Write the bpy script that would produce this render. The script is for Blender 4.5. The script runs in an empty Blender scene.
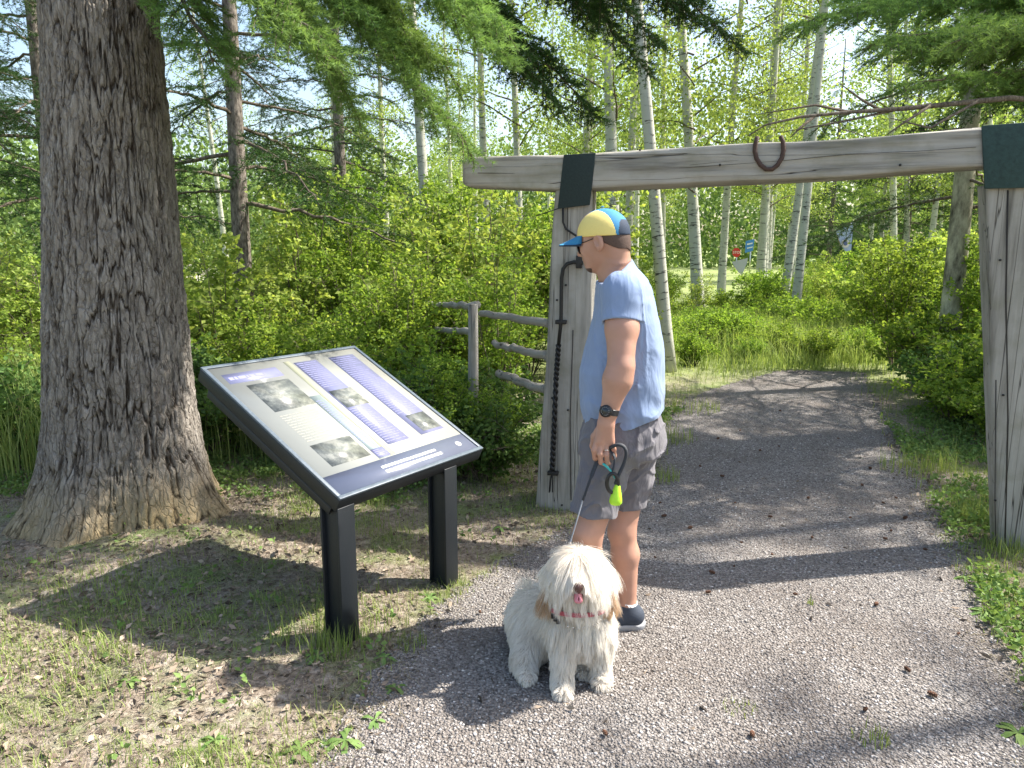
import bpy, math, random
import numpy as np
from mathutils import Vector, Matrix
PI = math.pi
rng = np.random.default_rng(7)
random.seed(7)
scn = bpy.context.scene
col = scn.collection
# ------------------------------------------------------------------ camera
PITCH, FPX, CAMH = math.radians(10.3), 740.0, 1.55
CAM = np.array([0, 0, CAMH])
cam = bpy.data.cameras.new('camera'); cam.sensor_width = 36; cam.lens = FPX / 1024 * 36
cam.clip_start = 0.05; cam.clip_end = 3000
cam_o = bpy.data.objects.new('camera', cam); col.objects.link(cam_o)
cam_o.location = CAM; cam_o.rotation_euler = (PI / 2 - PITCH, 0, 0); scn.camera = cam_o

def ray(u, v):
    x, y = (u - 512) / FPX, (384 - v) / FPX
    return np.array([x, math.cos(PITCH) + y * math.sin(PITCH), -math.sin(PITCH) + y * math.cos(PITCH)])
def P(u, v, Y):                      # point of the place seen at (u, v), Y metres ahead
    d = ray(u, v); return CAM + d * (Y / d[1])
def G(u, v, z=0.0):                  # the point of the ground seen at (u, v)
    d = ray(u, v); return CAM + d * ((z - CAMH) / d[2])

# ------------------------------------------------------------------ noise
def _h(ix, iy, iz, s):
    n = (ix * 374761393 + iy * 668265263 + iz * 1274126177 + s * 974634777) & 0xffffffff
    n = ((n ^ (n >> 13)) * 1103515245) & 0xffffffff
    n = ((n ^ (n >> 16)) * 668265263) & 0xffffffff
    return ((n ^ (n >> 15)) & 0xffffff) / 0xffffff * 2 - 1
def vnoise(x, y, z=0.0, s=0):
    x, y, z = np.broadcast_arrays(np.asarray(x, float), np.asarray(y, float), np.asarray(z, float))
    fx, fy, fz = np.floor(x), np.floor(y), np.floor(z)
    ix, iy, iz = fx.astype(np.int64), fy.astype(np.int64), fz.astype(np.int64)
    u, v, w = x - fx, y - fy, z - fz
    u, v, w = u*u*(3-2*u), v*v*(3-2*v), w*w*(3-2*w)
    r = 0
    for a in (0, 1):
        for b in (0, 1):
            for c in (0, 1):
                r = r + _h(ix+a, iy+b, iz+c, s) * (u if a else 1-u) * (v if b else 1-v) * (w if c else 1-w)
    return r
def fbm(x, y, z=0.0, s=0, o=4):
    r = 0; a = 1; f = 1
    for i in range(o):
        r = r + a * vnoise(np.asarray(x)*f, np.asarray(y)*f, np.asarray(z)*f, s+i*17); a *= .5; f *= 2.03
    return r

# ------------------------------------------------------------------ materials
def new_mat(name):
    m = bpy.data.materials.new(name); m.use_nodes = True
    nt = m.node_tree; nt.nodes.clear()
    out = nt.nodes.new('ShaderNodeOutputMaterial')
    return m, nt, out
def nd(nt, t, ins=None, **at):
    n = nt.nodes.new('ShaderNode' + t)
    for k, v in at.items(): setattr(n, k, v)
    for k, v in (ins or {}).items():
        if isinstance(v, bpy.types.NodeSocket): nt.links.new(v, n.inputs[k])
        else:
            if isinstance(v, tuple) and len(v) == 3 and n.inputs[k].type == 'RGBA': v = (*v, 1)
            n.inputs[k].default_value = v
    return n
def ramp(nt, fac, stops, interp='LINEAR'):
    n = nt.nodes.new('ShaderNodeValToRGB'); nt.links.new(fac, n.inputs[0])
    cr = n.color_ramp; cr.interpolation = interp
    while len(cr.elements) < len(stops): cr.elements.new(.5)
    for e, (p, c) in zip(cr.elements, stops):
        e.position = p; e.color = (*c, 1) if len(c) == 3 else c
    return n.outputs[0]
def gray(v): return (v, v, v)
def coords(nt, scale=(1, 1, 1), kind='Object'):
    tc = nd(nt, 'TexCoord'); mp = nd(nt, 'Mapping', {'Vector': tc.outputs[kind], 'Scale': scale})
    return mp.outputs[0]
def noise(nt, vec, scale, detail=4, rough=.55):
    return nd(nt, 'TexNoise', {'Vector': vec, 'Scale': scale, 'Detail': detail, 'Roughness': rough}).outputs['Fac']
def mixc(nt, f, a, b, mode='MIX'):
    n = nt.nodes.new('ShaderNodeMix'); n.data_type = 'RGBA'; n.blend_type = mode
    for i, v in ((0, f), (6, a), (7, b)):
        if isinstance(v, bpy.types.NodeSocket): nt.links.new(v, n.inputs[i])
        else: n.inputs[i].default_value = (*v, 1) if isinstance(v, tuple) else v
    return n.outputs[2]
def math_(nt, op, a, b=0.0, clamp=False):
    n = nt.nodes.new('ShaderNodeMath'); n.operation = op; n.use_clamp = clamp
    for i, v in ((0, a), (1, b)):
        if isinstance(v, bpy.types.NodeSocket): nt.links.new(v, n.inputs[i])
        else: n.inputs[i].default_value = v
    return n.outputs[0]
def pbr(nt, out, base, rough=.7, bump=None, bstr=.5, bdist=.01, **kw):
    b = nd(nt, 'BsdfPrincipled', {'Base Color': base, 'Roughness': rough})
    for k, v in kw.items():
        k = k.replace('_', ' ')
        if isinstance(v, bpy.types.NodeSocket): nt.links.new(v, b.inputs[k])
        else: b.inputs[k].default_value = v
    if bump is not None:
        bn = nd(nt, 'Bump', {'Height': bump, 'Strength': bstr, 'Distance': bdist})
        nt.links.new(bn.outputs[0], b.inputs['Normal'])
    nt.links.new(b.outputs[0], out.inputs[0]); return b
def plain(name, c, rough=.6, nscale=30, var=.15, bstr=.2, **kw):
    m, nt, out = new_mat(name); v = coords(nt)
    n = noise(nt, v, nscale)
    cc = mixc(nt, n, tuple(x*(1-var) for x in c), tuple(min(1, x*(1+var)) for x in c))
    pbr(nt, out, cc, rough, n, bstr, .003, **kw); return m
def leaf_mat(name, dark, light, trans=.35, rough=.6, spec=.14, objvar=.25):
    m, nt, out = new_mat(name)
    at = nd(nt, 'Attribute', attribute_name='rnd').outputs['Fac']
    oi = nd(nt, 'ObjectInfo').outputs['Random']
    f = math_(nt, 'ADD', math_(nt, 'MULTIPLY', at, 1-objvar), math_(nt, 'MULTIPLY', oi, objvar))
    c = mixc(nt, f, dark, light)
    hue = nd(nt, 'HueSaturation', {'Hue': math_(nt, 'ADD', .488, math_(nt, 'MULTIPLY', oi, .024)), 'Color': c}).outputs[0]
    b = nd(nt, 'BsdfPrincipled', {'Base Color': hue, 'Roughness': rough, 'Specular IOR Level': spec})
    tc = mixc(nt, 1.0, hue, (1.15, 1.12, .7), 'MULTIPLY')
    t = nd(nt, 'BsdfTranslucent', {'Color': tc})
    mx = nd(nt, 'MixShader', {0: trans, 1: b.outputs[0], 2: t.outputs[0]})
    nt.links.new(mx.outputs[0], out.inputs[0]); return m

M = {}
M['shrub'] = leaf_mat('shrub_leaf', (.08, .17, .02), (.36, .48, .08), .5)
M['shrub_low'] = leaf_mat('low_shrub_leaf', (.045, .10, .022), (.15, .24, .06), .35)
M['aspen'] = leaf_mat('aspen_leaf', (.14, .22, .05), (.41, .50, .14), .5)
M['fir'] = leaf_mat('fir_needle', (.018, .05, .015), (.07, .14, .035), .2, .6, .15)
M['fir_lit'] = leaf_mat('lit_fir_needle', (.07, .15, .035), (.29, .43, .14), .4, .6, .12)  # lighter needle colour stands in for sunlight on the hanging boughs
M['grass'] = leaf_mat('grass_blade', (.12, .20, .04), (.42, .48, .17), .4)
M['dry_grass'] = leaf_mat('dry_grass_blade', (.2, .17, .1), (.48, .44, .3), .3)
M['litter'] = leaf_mat('leaf_litter', (.03, .02, .014), (.46, .37, .28), .0, .8, .1)
M['weed'] = leaf_mat('weed_leaf', (.10, .19, .045), (.26, .36, .12), .3)
M['far'] = leaf_mat('far_leaf', (.05, .11, .03), (.26, .36, .11), .35)
M['shrub_pale'] = leaf_mat('pale_shrub_leaf', (.13, .23, .035), (.48, .56, .14), .5)
M['meadow'] = leaf_mat('meadow_blade', (.13, .22, .045), (.48, .56, .20), .5)

def bark_big():
    m, nt, out = new_mat('fir_bark')
    tc = nd(nt, 'TexCoord').outputs['Object']
    v = nd(nt, 'Mapping', {'Vector': tc, 'Scale': (1, 1, .3)}).outputs[0]
    n1 = noise(nt, v, 20, 8, .75); n2 = noise(nt, tc, 60, 5, .7)
    h = nd(nt, 'Attribute', attribute_name='furrow').outputs['Fac']
    c = ramp(nt, n1, [(.3, (.15, .132, .112)), (.5, (.31, .28, .24)), (.7, (.50, .46, .41))])
    c = mixc(nt, math_(nt, 'MULTIPLY', n2, .6), c, (.12, .1, .085))
    c = mixc(nt, math_(nt, 'MULTIPLY', h, .8), c, (.045, .035, .028))
    lo = nd(nt, 'Attribute', attribute_name='foot').outputs['Fac']
    lo = math_(nt, 'MULTIPLY', lo, math_(nt, 'ADD', .25, math_(nt, 'MULTIPLY', noise(nt, tc, 3.5, 4), 1.2)), True)
    c = mixc(nt, lo, c, mixc(nt, n1, (.20, .14, .06), (.56, .44, .25)))
    c = mixc(nt, h, c, (.04, .028, .018))
    wv = nd(nt, 'Mapping', {'Vector': nd(nt, 'VectorMath', {0: tc, 1: nd(nt, 'VectorMath', {0: nd(nt, 'TexNoise', {'Vector': tc, 'Scale': 7, 'Detail': 4}).outputs['Color'], 1: (.09, .09, .12)}, operation='MULTIPLY').outputs[0]}, operation='ADD').outputs[0], 'Scale': (1, 1, .16)}).outputs[0]
    vo = nd(nt, 'TexVoronoi', {'Vector': wv, 'Scale': 34, 'Randomness': 1}, feature='DISTANCE_TO_EDGE').outputs['Distance']
    ck = ramp(nt, vo, [(.0, gray(.42)), (.06, gray(.15)), (.14, gray(0))])
    c = mixc(nt, math_(nt, 'MULTIPLY', ck, math_(nt, 'SUBTRACT', 1.0, nd(nt, 'Attribute', attribute_name='foot').outputs['Fac'])), c, (.06, .048, .04))
    fl = ramp(nt, noise(nt, wv, 40, 5, .7), [(.6, gray(0)), (.72, gray(.5))]); c = mixc(nt, fl, c, (.46, .43, .38))
    b = math_(nt, 'ADD', math_(nt, 'ADD', n1, math_(nt, 'MULTIPLY', n2, .4)), ramp(nt, vo, [(0, gray(.3)), (.12, gray(.8))]))
    pbr(nt, out, c, .9, b, 1.0, .012, Specular_IOR_Level=.15); return m
M['bark'] = bark_big()
def bark_small(name, a, b_, sc=30):
    m, nt, out = new_mat(name); tc = nd(nt, 'TexCoord').outputs['Object']
    v = nd(nt, 'Mapping', {'Vector': tc, 'Scale': (1, 1, .35)}).outputs[0]
    n1 = noise(nt, v, sc, 6, .7)
    c = ramp(nt, n1, [(.35, a), (.65, b_)])
    pbr(nt, out, c, .9, n1, .8, .01, Specular_IOR_Level=.15); return m
M['bark2'] = bark_small('small_fir_bark', (.05, .04, .032), (.3, .26, .22))
M['twig'] = bark_small('twig_bark', (.07, .055, .04), (.22, .18, .14), 60)
M['lichen'] = bark_small('lichen_bark', (.035, .028, .02), (.60, .57, .40), 6)
def aspen_bark():
    m, nt, out = new_mat('aspen_bark'); tc = nd(nt, 'TexCoord').outputs['Object']
    v = nd(nt, 'Mapping', {'Vector': tc, 'Scale': (1, 1, 4.5)}).outputs[0]
    n1 = noise(nt, v, 7, 5, .65); n2 = noise(nt, tc, 3.0, 4, .6)
    c = mixc(nt, n2, (.34, .34, .26), (.58, .57, .49))
    k = ramp(nt, n1, [(.57, gray(0)), (.63, gray(1))])
    c = mixc(nt, k, c, (.05, .045, .04))
    pbr(nt, out, c, .75, n1, .4, .01); return m
M['aspen_bark'] = aspen_bark()
def wood(name, ax, dark=(.14, .13, .105), mid=(.36, .34, .295), lite=(.52, .495, .44)):
    m, nt, out = new_mat(name); tc = nd(nt, 'TexCoord').outputs['Object']
    s1 = [14, 14, 14]; s1[ax] = 1.0; s2 = [60, 60, 60]; s2[ax] = 1.4; s3 = [9, 9, 9]; s3[ax] = .16
    n1 = noise(nt, nd(nt, 'Mapping', {'Vector': tc, 'Scale': tuple(s1)}).outputs[0], 1, 6, .6)
    n2 = noise(nt, nd(nt, 'Mapping', {'Vector': tc, 'Scale': tuple(s2)}).outputs[0], 1, 5, .6)
    n3 = nd(nt, 'TexNoise', {'Vector': nd(nt, 'Mapping', {'Vector': tc, 'Scale': tuple(s3)}).outputs[0], 'Scale': 1.5, 'Detail': 3, 'Distortion': .15}).outputs['Fac']
    n4 = noise(nt, tc, 4, 5, .6)
    c = ramp(nt, n1, [(.3, dark), (.45, mid), (.72, lite)])
    c = mixc(nt, math_(nt, 'MULTIPLY', n2, .55), c, (.2, .18, .16), 'MIX')
    crack = ramp(nt, math_(nt, 'ABSOLUTE', math_(nt, 'SUBTRACT', n3, .5)), [(.0, gray(1)), (.0015, gray(.9)), (.005, gray(0))])
    c = mixc(nt, crack, c, (.035, .03, .025))
    st = ramp(nt, n4, [(.48, gray(0)), (.72, gray(.75))])
    c = mixc(nt, st, c, (.19, .185, .125))
    hh = math_(nt, 'SUBTRACT', math_(nt, 'ADD', n1, math_(nt, 'MULTIPLY', n2, .6)), math_(nt, 'MULTIPLY', crack, 2.0))
    pbr(nt, out, c, .85, hh, .6, .008, Specular_IOR_Level=.2); return m
M['wood_x'] = wood('weathered_beam_wood', 0); M['wood_z'] = wood('weathered_post_wood', 2)
M['rail'] = wood('rail_wood', 0, (.16, .15, .12), (.34, .32, .27), (.5, .48, .42))
M['iron'] = plain('black_iron', (.018, .017, .016), .55, 60, .4, .5, Metallic=.3)
M['rust'] = plain('rusty_iron', (.065, .036, .026), .8, 90, .5, .9)
M['plate'] = plain('dark_felt_plate', (.018, .03, .028), .9, 80, .35, .6)
M['sign_metal'] = plain('dark_painted_metal', (.009, .012, .015), .5, 120, .25, .25)
M['sign_edge'] = plain('worn_frame_edge', (.10, .125, .15), .4, 60, .4, .2)
M['skin'] = plain('skin', (.43, .235, .165), .5, 25, .14, .15, Subsurface_Weight=.08)
M['lips'] = plain('lips', (.36, .14, .11), .5)
def shirt_mat(name, c, rough=.85, wr=7, st=.35, dist=.03):
    m, nt, out = new_mat(name); tc = nd(nt, 'TexCoord').outputs['Object']
    v = nd(nt, 'Mapping', {'Vector': tc, 'Rotation': (0, .5, 0), 'Scale': (1.4, 1, .55)}).outputs[0]
    n = nd(nt, 'TexNoise', {'Vector': v, 'Scale': wr, 'Detail': 3, 'Distortion': 2.2}).outputs['Fac']
    w = noise(nt, tc, 900, 1); g = noise(nt, tc, 12, 3)
    cc = mixc(nt, g, tuple(x*.92 for x in c), tuple(x*1.06 for x in c))
    pbr(nt, out, cc, rough, math_(nt, 'ADD', n, math_(nt, 'MULTIPLY', w, .02)), st, dist, Specular_IOR_Level=.15, Sheen_Weight=.15)
    return m
M['shirt'] = shirt_mat('blue_cotton', (.22, .29, .44))
M['shorts'] = shirt_mat('grey_shorts_cloth', (.15, .142, .155), .85, 9, .45)
M['cap_y'] = plain('yellow_cap_cloth', (.78, .62, .2), .8, 200, .08)
M['cap_b'] = plain('blue_cap_cloth', (.03, .20, .38), .8, 200, .1)
M['cap_n'] = plain('navy_cap_mesh', (.015, .03, .06), .8, 200, .3)
M['hair'] = plain('short_dark_hair', (.085, .05, .036), .75, 300, .4, .6)
M['black'] = plain('black_plastic', (.012, .012, .013), .35, 50, .2, .1)
M['glass'] = plain('dark_lens', (.03, .035, .04), .1)
M['watchface'] = plain('watch_face', (.02, .025, .03), .12)
M['shoe'] = plain('navy_shoe_mesh', (.035, .045, .065), .8, 220, .3, .4)
M['sole'] = plain('grey_rubber_sole', (.3, .3, .31), .7)
M['sock'] = plain('white_sock', (.75, .74, .72), .9)
M['strap'] = plain('dark_leash_webbing', (.03, .033, .04), .7, 300, .3, .4)
M['strap_g'] = plain('grey_reflective_webbing', (.34, .35, .37), .6, 300, .2, .3)
M['lime'] = plain('lime_plastic_bag', (.42, .75, .03), .45, 80, .2, .5)
M['teal'] = plain('teal_cord', (.05, .42, .38), .6)
M['silver'] = plain('ring_metal', (.7, .68, .62), .25, 50, .1, .1, Metallic=1.0)
M['dogskin'] = plain('dog_undercoat', (.5, .44, .38), .9)
M['nose'] = plain('dog_nose', (.10, .045, .036), .35, 200, .3, .5)
M['tongue'] = plain('dog_tongue', (.62, .22, .25), .4)
M['mouth'] = plain('dog_mouth', (.08, .02, .02), .5)
M['collar'] = plain('red_collar', (.42, .08, .10), .6, 200)
M['cone'] = plain('cone_scales', (.13, .06, .032), .85, 90, .5, .9)
M['stick'] = plain('dead_stick', (.34, .29, .24), .9, 60, .3, .5)
def fur_mat():
    m, nt, out = new_mat('dog_fur')
    c = nd(nt, 'Attribute', attribute_name='furcol').outputs['Color']
    b = nd(nt, 'BsdfPrincipled', {'Base Color': c, 'Roughness': .55, 'Specular IOR Level': .25})
    t = nd(nt, 'BsdfTranslucent', {'Color': c})
    mx = nd(nt, 'MixShader', {0: .42, 1: b.outputs[0], 2: t.outputs[0]})
    nt.links.new(mx.outputs[0], out.inputs[0]); return m
M['fur'] = fur_mat()

# ------------------------------------------------------------------ mesh building
def mesh_np(name, V, F, mats=None, mi=None, smooth=False, attrs=None):
    """V (n,3), F: (m,k) array or list of such arrays"""
    Fs = F if isinstance(F, list) else [F]
    Fs = [f for f in Fs if len(f)]
    me = bpy.data.meshes.new(name)
    V = np.ascontiguousarray(V, np.float32)
    me.vertices.add(len(V)); me.vertices.foreach_set('co', V.ravel())
    loops = np.concatenate([f.ravel() for f in Fs]).astype(np.int32)
    sizes = np.concatenate([np.full(len(f), f.shape[1]) for f in Fs])
    starts = np.concatenate([[0], np.cumsum(sizes)[:-1]]).astype(np.int32)
    me.loops.add(len(loops)); me.loops.foreach_set('vertex_index', loops)
    me.polygons.add(len(sizes)); me.polygons.foreach_set('loop_start', starts)
    if smooth: me.polygons.foreach_set('use_smooth', np.ones(len(sizes), bool))
    for m in (mats or []): me.materials.append(m)
    if mi is not None: me.polygons.foreach_set('material_index', np.asarray(mi, np.int32))
    me.update(calc_edges=True)
    for k, a in (attrs or {}).items():
        if a.ndim == 1:
            at = me.attributes.new(k, 'FLOAT', 'POINT'); at.data.foreach_set('value', a.astype(np.float32))
        else:
            at = me.attributes.new(k, 'FLOAT_COLOR', 'POINT')
            c4 = np.ones((len(a), 4), np.float32); c4[:, :3] = a; at.data.foreach_set('color', c4.ravel())
    return me
class MB:
    def __init__(s): s.V = []; s.F4 = []; s.F3 = []; s.n = 0
    def add(s, V, F):
        V = np.asarray(V, float); F = np.asarray(F, int)
        s.V.append(V); (s.F4 if F.shape[1] == 4 else s.F3).append(F + s.n); s.n += len(V)
    def mesh(s, name, mat, smooth=False, attrs=None):
        F = []
        if s.F4: F.append(np.concatenate(s.F4))
        if s.F3: F.append(np.concatenate(s.F3))
        return mesh_np(name, np.concatenate(s.V), F, [mat], smooth=smooth, attrs=attrs)
def frame_of(d):
    d = d / (np.linalg.norm(d, axis=-1, keepdims=True) + 1e-9)
    up = np.where(np.abs(d[..., 2:3]) > .92, np.array([1., 0, 0]), np.array([0, 0, 1.]))
    a = np.cross(up, d); a /= np.linalg.norm(a, axis=-1, keepdims=True) + 1e-9
    return a, np.cross(d, a)
def tube(mb, pts, r, n=8, cap=True, sq=1.0):
    pts = np.asarray(pts, float); r = np.broadcast_to(np.asarray(r, float), (len(pts),))
    d = np.gradient(pts, axis=0)
    a, b = frame_of(d)
    for i in range(1, len(pts)):     # keep frames from flipping
        if np.dot(a[i], a[i-1]) < 0: a[i] = -a[i]; b[i] = -b[i]
    th = np.linspace(0, 2*PI, n, endpoint=False)
    V = pts[:, None] + r[:, None, None] * (np.cos(th)[None, :, None]*a[:, None] + sq*np.sin(th)[None, :, None]*b[:, None])
    V = V.reshape(-1, 3); L = len(pts)
    i, j = np.meshgrid(np.arange(L-1), np.arange(n), indexing='ij'); j2 = (j+1) % n
    F = np.stack([i*n+j, i*n+j2, (i+1)*n+j2, (i+1)*n+j], -1).reshape(-1, 4)
    if cap:
        V = np.concatenate([V, pts[:1], pts[-1:]]); k = L*n
        mb.add(V, F)
        j = np.arange(n); j2 = (j+1) % n; o = mb.n - len(V)
        mb.F3.append(np.concatenate([np.stack([np.full(n, k), j2, j], -1), np.stack([np.full(n, k+1), (L-1)*n+j, (L-1)*n+j2], -1)]) + o)
    else: mb.add(V, F)
def boxm(mb, c, size, R=None):
    s = np.array([[x, y, z] for x in (-.5, .5) for y in (-.5, .5) for z in (-.5, .5)]) * np.array(size)
    if R is not None: s = s @ np.asarray(R).T
    mb.add(s + np.asarray(c), [[0, 1, 3, 2], [4, 6, 7, 5], [0, 4, 5, 1], [2, 3, 7, 6], [0, 2, 6, 4], [1, 5, 7, 3]])
def rotz(a): c, s = math.cos(a), math.sin(a); return np.array([[c, -s, 0], [s, c, 0], [0, 0, 1.]])
def mk(name, me, parent=None, loc=None):
    o = bpy.data.objects.new(name, me); col.objects.link(o)
    if parent is not None: o.parent = parent
    if loc is not None: o.location = loc
    return o
def bevel(o, w, seg=2):
    b = o.modifiers.new('b', 'BEVEL'); b.width = w; b.segments = seg; b.limit_method = 'ANGLE'; return o
def tag(o, label=None, cat=None, group=None, kind=None):
    if label: o['label'] = label
    if cat: o['category'] = cat
    if group: o['group'] = group
    if kind: o['kind'] = kind
    return o
def empty(name, loc=(0, 0, 0), rz=0):
    o = bpy.data.objects.new(name, None); col.objects.link(o); o.location = loc; o.rotation_euler = (0, 0, rz); o.empty_display_size = .1
    return o
def kids(o): return [c for c in KID.get(o.name, [])]
KID = {}
def child(name, me, parent, loc=None):
    o = mk(name, me, parent, loc); KID.setdefault(parent.name, []).append(o); return o
def copy_tree(o, parent=None):
    c = o.copy(); col.objects.link(c)
    if parent is not None: c.parent = parent; KID.setdefault(parent.name, []).append(c)
    for ch in kids(o): copy_tree(ch, c)
    return c

# leaves: diamonds folded a little at the midrib
def leaves(P0, D, L, W, curl=.15, rnd=None):
    n = len(P0)
    D = D / np.linalg.norm(D, axis=1, keepdims=True)
    q = rng.normal(size=(n, 3)); q[:, 2] *= .5
    S = np.cross(D, q); S /= np.linalg.norm(S, axis=1, keepdims=True) + 1e-9
    N = np.cross(D, S)
    L = np.broadcast_to(L, n)[:, None]; W = np.broadcast_to(W, n)[:, None]
    a = P0; b = P0 + D*L*.45 + S*W*.5 + N*L*curl; c = P0 + D*L - N*L*curl*.3; d = P0 + D*L*.45 - S*W*.5 + N*L*curl
    V = np.stack([a, b, c, d], 1).reshape(-1, 3)
    i = np.arange(n)[:, None]*4
    F = np.concatenate([i + np.array([0, 1, 2]), i + np.array([0, 2, 3])])
    r = rng.random(n) if rnd is None else rnd
    return V, F, np.repeat(r, 4)
def unit(n, zs=1.0):
    v = rng.normal(size=(n, 3)); v /= np.linalg.norm(v, axis=1, keepdims=True); v[:, 2] *= zs; return v

# ------------------------------------------------------------------ SDF modelling (numpy) + surface nets
class SDF:
    def __init__(s, lo, hi, h):
        s.lo = np.array(lo, float); s.h = h
        s.n = np.ceil((np.array(hi)-s.lo)/h).astype(int)+1
        s.d = np.full(s.n, .08, np.float32)
    def sl(s, a, b):
        i0 = np.maximum(0, np.floor((a-s.lo)/s.h).astype(int)); i1 = np.minimum(s.n, np.ceil((b-s.lo)/s.h).astype(int)+1)
        ax = [s.lo[k] + s.h*np.arange(i0[k], i1[k]) for k in range(3)]
        return tuple(slice(i0[k], i1[k]) for k in range(3)), np.meshgrid(*ax, indexing='ij', sparse=True)
    def put(s, sl, v, k, op='u'):
        d = s.d[sl]
        if op == 'u':
            if k <= 0: r = np.minimum(d, v)
            else:
                h = np.maximum(k-np.abs(d-v), 0)/k; r = np.minimum(d, v) - h*h*k*.25
        elif op == 's':
            if k <= 0: r = np.maximum(d, -v)
            else:
                h = np.maximum(k-np.abs(d+v), 0)/k; r = np.maximum(d, -v) + h*h*k*.25
        s.d[sl] = r
    def cone(s, a, b, ra, rb, k=.02, sqd=None, sqf=1.0, op='u'):
        a = np.asarray(a, float); b = np.asarray(b, float); m = max(ra, rb)*max(1, 1/min(sqf, 1)) + k + .04
        sl, (X, Y, Z) = s.sl(np.minimum(a, b)-m, np.maximum(a, b)+m)
        ab = b-a; L = ab@ab + 1e-12
        t = np.clip(((X-a[0])*ab[0]+(Y-a[1])*ab[1]+(Z-a[2])*ab[2])/L, 0, 1)
        px, py, pz = X-a[0]-t*ab[0], Y-a[1]-t*ab[1], Z-a[2]-t*ab[2]
        q = px*px+py*py+pz*pz
        if sqd is not None:
            sd = np.asarray(sqd, float); sd = sd/np.linalg.norm(sd); w = px*sd[0]+py*sd[1]+pz*sd[2]
            q = q + w*w*(sqf*sqf-1)
        s.put(sl, np.sqrt(np.maximum(q, 0)) - (ra+(rb-ra)*t), k, op)
    def ell(s, c, r, R=None, k=.02, op='u'):
        c = np.asarray(c, float); r = np.asarray(r, float); m = max(r)+k+.04
        sl, (X, Y, Z) = s.sl(c-m, c+m)
        p = [X-c[0], Y-c[1], Z-c[2]]
        if R is not None:
            R = np.asarray(R); p = [R[0, i]*p[0]+R[1, i]*p[1]+R[2, i]*p[2] for i in range(3)]
        q = np.sqrt((p[0]/r[0])**2+(p[1]/r[1])**2+(p[2]/r[2])**2)
        q2 = np.sqrt((p[0]/r[0]**2)**2+(p[1]/r[1]**2)**2+(p[2]/r[2]**2)**2)+1e-6
        s.put(sl, q*(q-1)/q2, k, op)
    def grid(s): return s.sl(s.lo, s.lo+s.h*s.n)[1]
    def mesh(s):
        d = s.d; I = d < 0
        ne = None
        c = [I[x:I.shape[0]-1+x, y:I.shape[1]-1+y, z:I.shape[2]-1+z] for x in (0, 1) for y in (0, 1) for z in (0, 1)]
        cnt = sum(q.astype(np.int8) for q in c); mix = (cnt > 0) & (cnt < 8)
        idx = np.full(mix.shape, -1, np.int64); cells = np.argwhere(mix); idx[mix] = np.arange(len(cells))
        acc = np.zeros((len(cells), 3)); num = np.zeros(len(cells))
        corners = [np.array(q) for q in [(x, y, z) for x in (0, 1) for y in (0, 1) for z in (0, 1)]]
        for a in corners:
            for ax in range(3):
                if a[ax] == 0:
                    b = a.copy(); b[ax] = 1
                    da = d[tuple((cells+a).T)]; db = d[tuple((cells+b).T)]
                    w = (da < 0) != (db < 0)
                    t = np.where(w, da/np.where(w, da-db, 1), 0)
                    p = a[None]+t[:, None]*(b-a)[None]
                    acc += np.where(w[:, None], p, 0); num += w
        V = s.lo + s.h*(cells + acc/np.maximum(num, 1)[:, None])
        F = []
        for ax in range(3):
            u, v = (ax+1) % 3, (ax+2) % 3
            s0 = [slice(None)]*3; s1 = [slice(None)]*3; s0[ax] = slice(0, -1); s1[ax] = slice(1, None)
            A = I[tuple(s0)]; B = I[tuple(s1)]
            E = np.argwhere(A != B); E = E[(E[:, u] > 0) & (E[:, v] > 0) & (E[:, u] < idx.shape[u]) & (E[:, v] < idx.shape[v])]
            flip = ~A[tuple(E.T)]
            eu = np.zeros(3, int); eu[u] = 1; ev = np.zeros(3, int); ev[v] = 1
            q = np.stack([idx[tuple((E-eu-ev).T)], idx[tuple((E-ev).T)], idx[tuple(E.T)], idx[tuple((E-eu).T)]], 1)
            q[flip] = q[flip][:, ::-1]; F.append(q)
        return V, np.concatenate(F)
    def val(s, p):      # trilinear sample
        g = (p-s.lo)/s.h; i = np.clip(np.floor(g).astype(int), 0, s.n-2); f = g-i; r = 0
        for x in (0, 1):
            for y in (0, 1):
                for z in (0, 1):
                    r = r + s.d[i[:, 0]+x, i[:, 1]+y, i[:, 2]+z]*(f[:, 0] if x else 1-f[:, 0])*(f[:, 1] if y else 1-f[:, 1])*(f[:, 2] if z else 1-f[:, 2])
        return r
    def nrm(s, p):
        e = s.h; g = np.stack([s.val(p+np.eye(3)[k]*e)-s.val(p-np.eye(3)[k]*e) for k in range(3)], 1)
        return g/(np.linalg.norm(g, axis=1, keepdims=True)+1e-9)

# ================================================================== WORLD
SUN_EL, SUN_AZ = math.radians(50), math.atan2(.22, .83)          # azimuth from +X towards +Y
S = np.array([math.cos(SUN_EL)*math.cos(SUN_AZ), math.cos(SUN_EL)*math.sin(SUN_AZ), math.sin(SUN_EL)])
w = bpy.data.worlds.new('World'); scn.world = w; w.use_nodes = True
nt = w.node_tree; nt.nodes.clear()
sky = nt.nodes.new('ShaderNodeTexSky'); sky.sky_type = 'NISHITA'; sky.sun_disc = False
sky.sun_elevation = SUN_EL; sky.sun_rotation = PI/2 - SUN_AZ; sky.air_density = 1.2; sky.dust_density = 2.5
bg = nt.nodes.new('ShaderNodeBackground'); bg.inputs[1].default_value = .125
wo = nt.nodes.new('ShaderNodeOutputWorld')
nt.links.new(sky.outputs[0], bg.inputs[0]); nt.links.new(bg.outputs[0], wo.inputs[0])
sl = bpy.data.lights.new('sun', 'SUN'); sl.energy = 4.9; sl.angle = math.radians(.55); sl.color = (1, .95, .87)
so = bpy.data.objects.new('sun', sl); col.objects.link(so)
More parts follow.
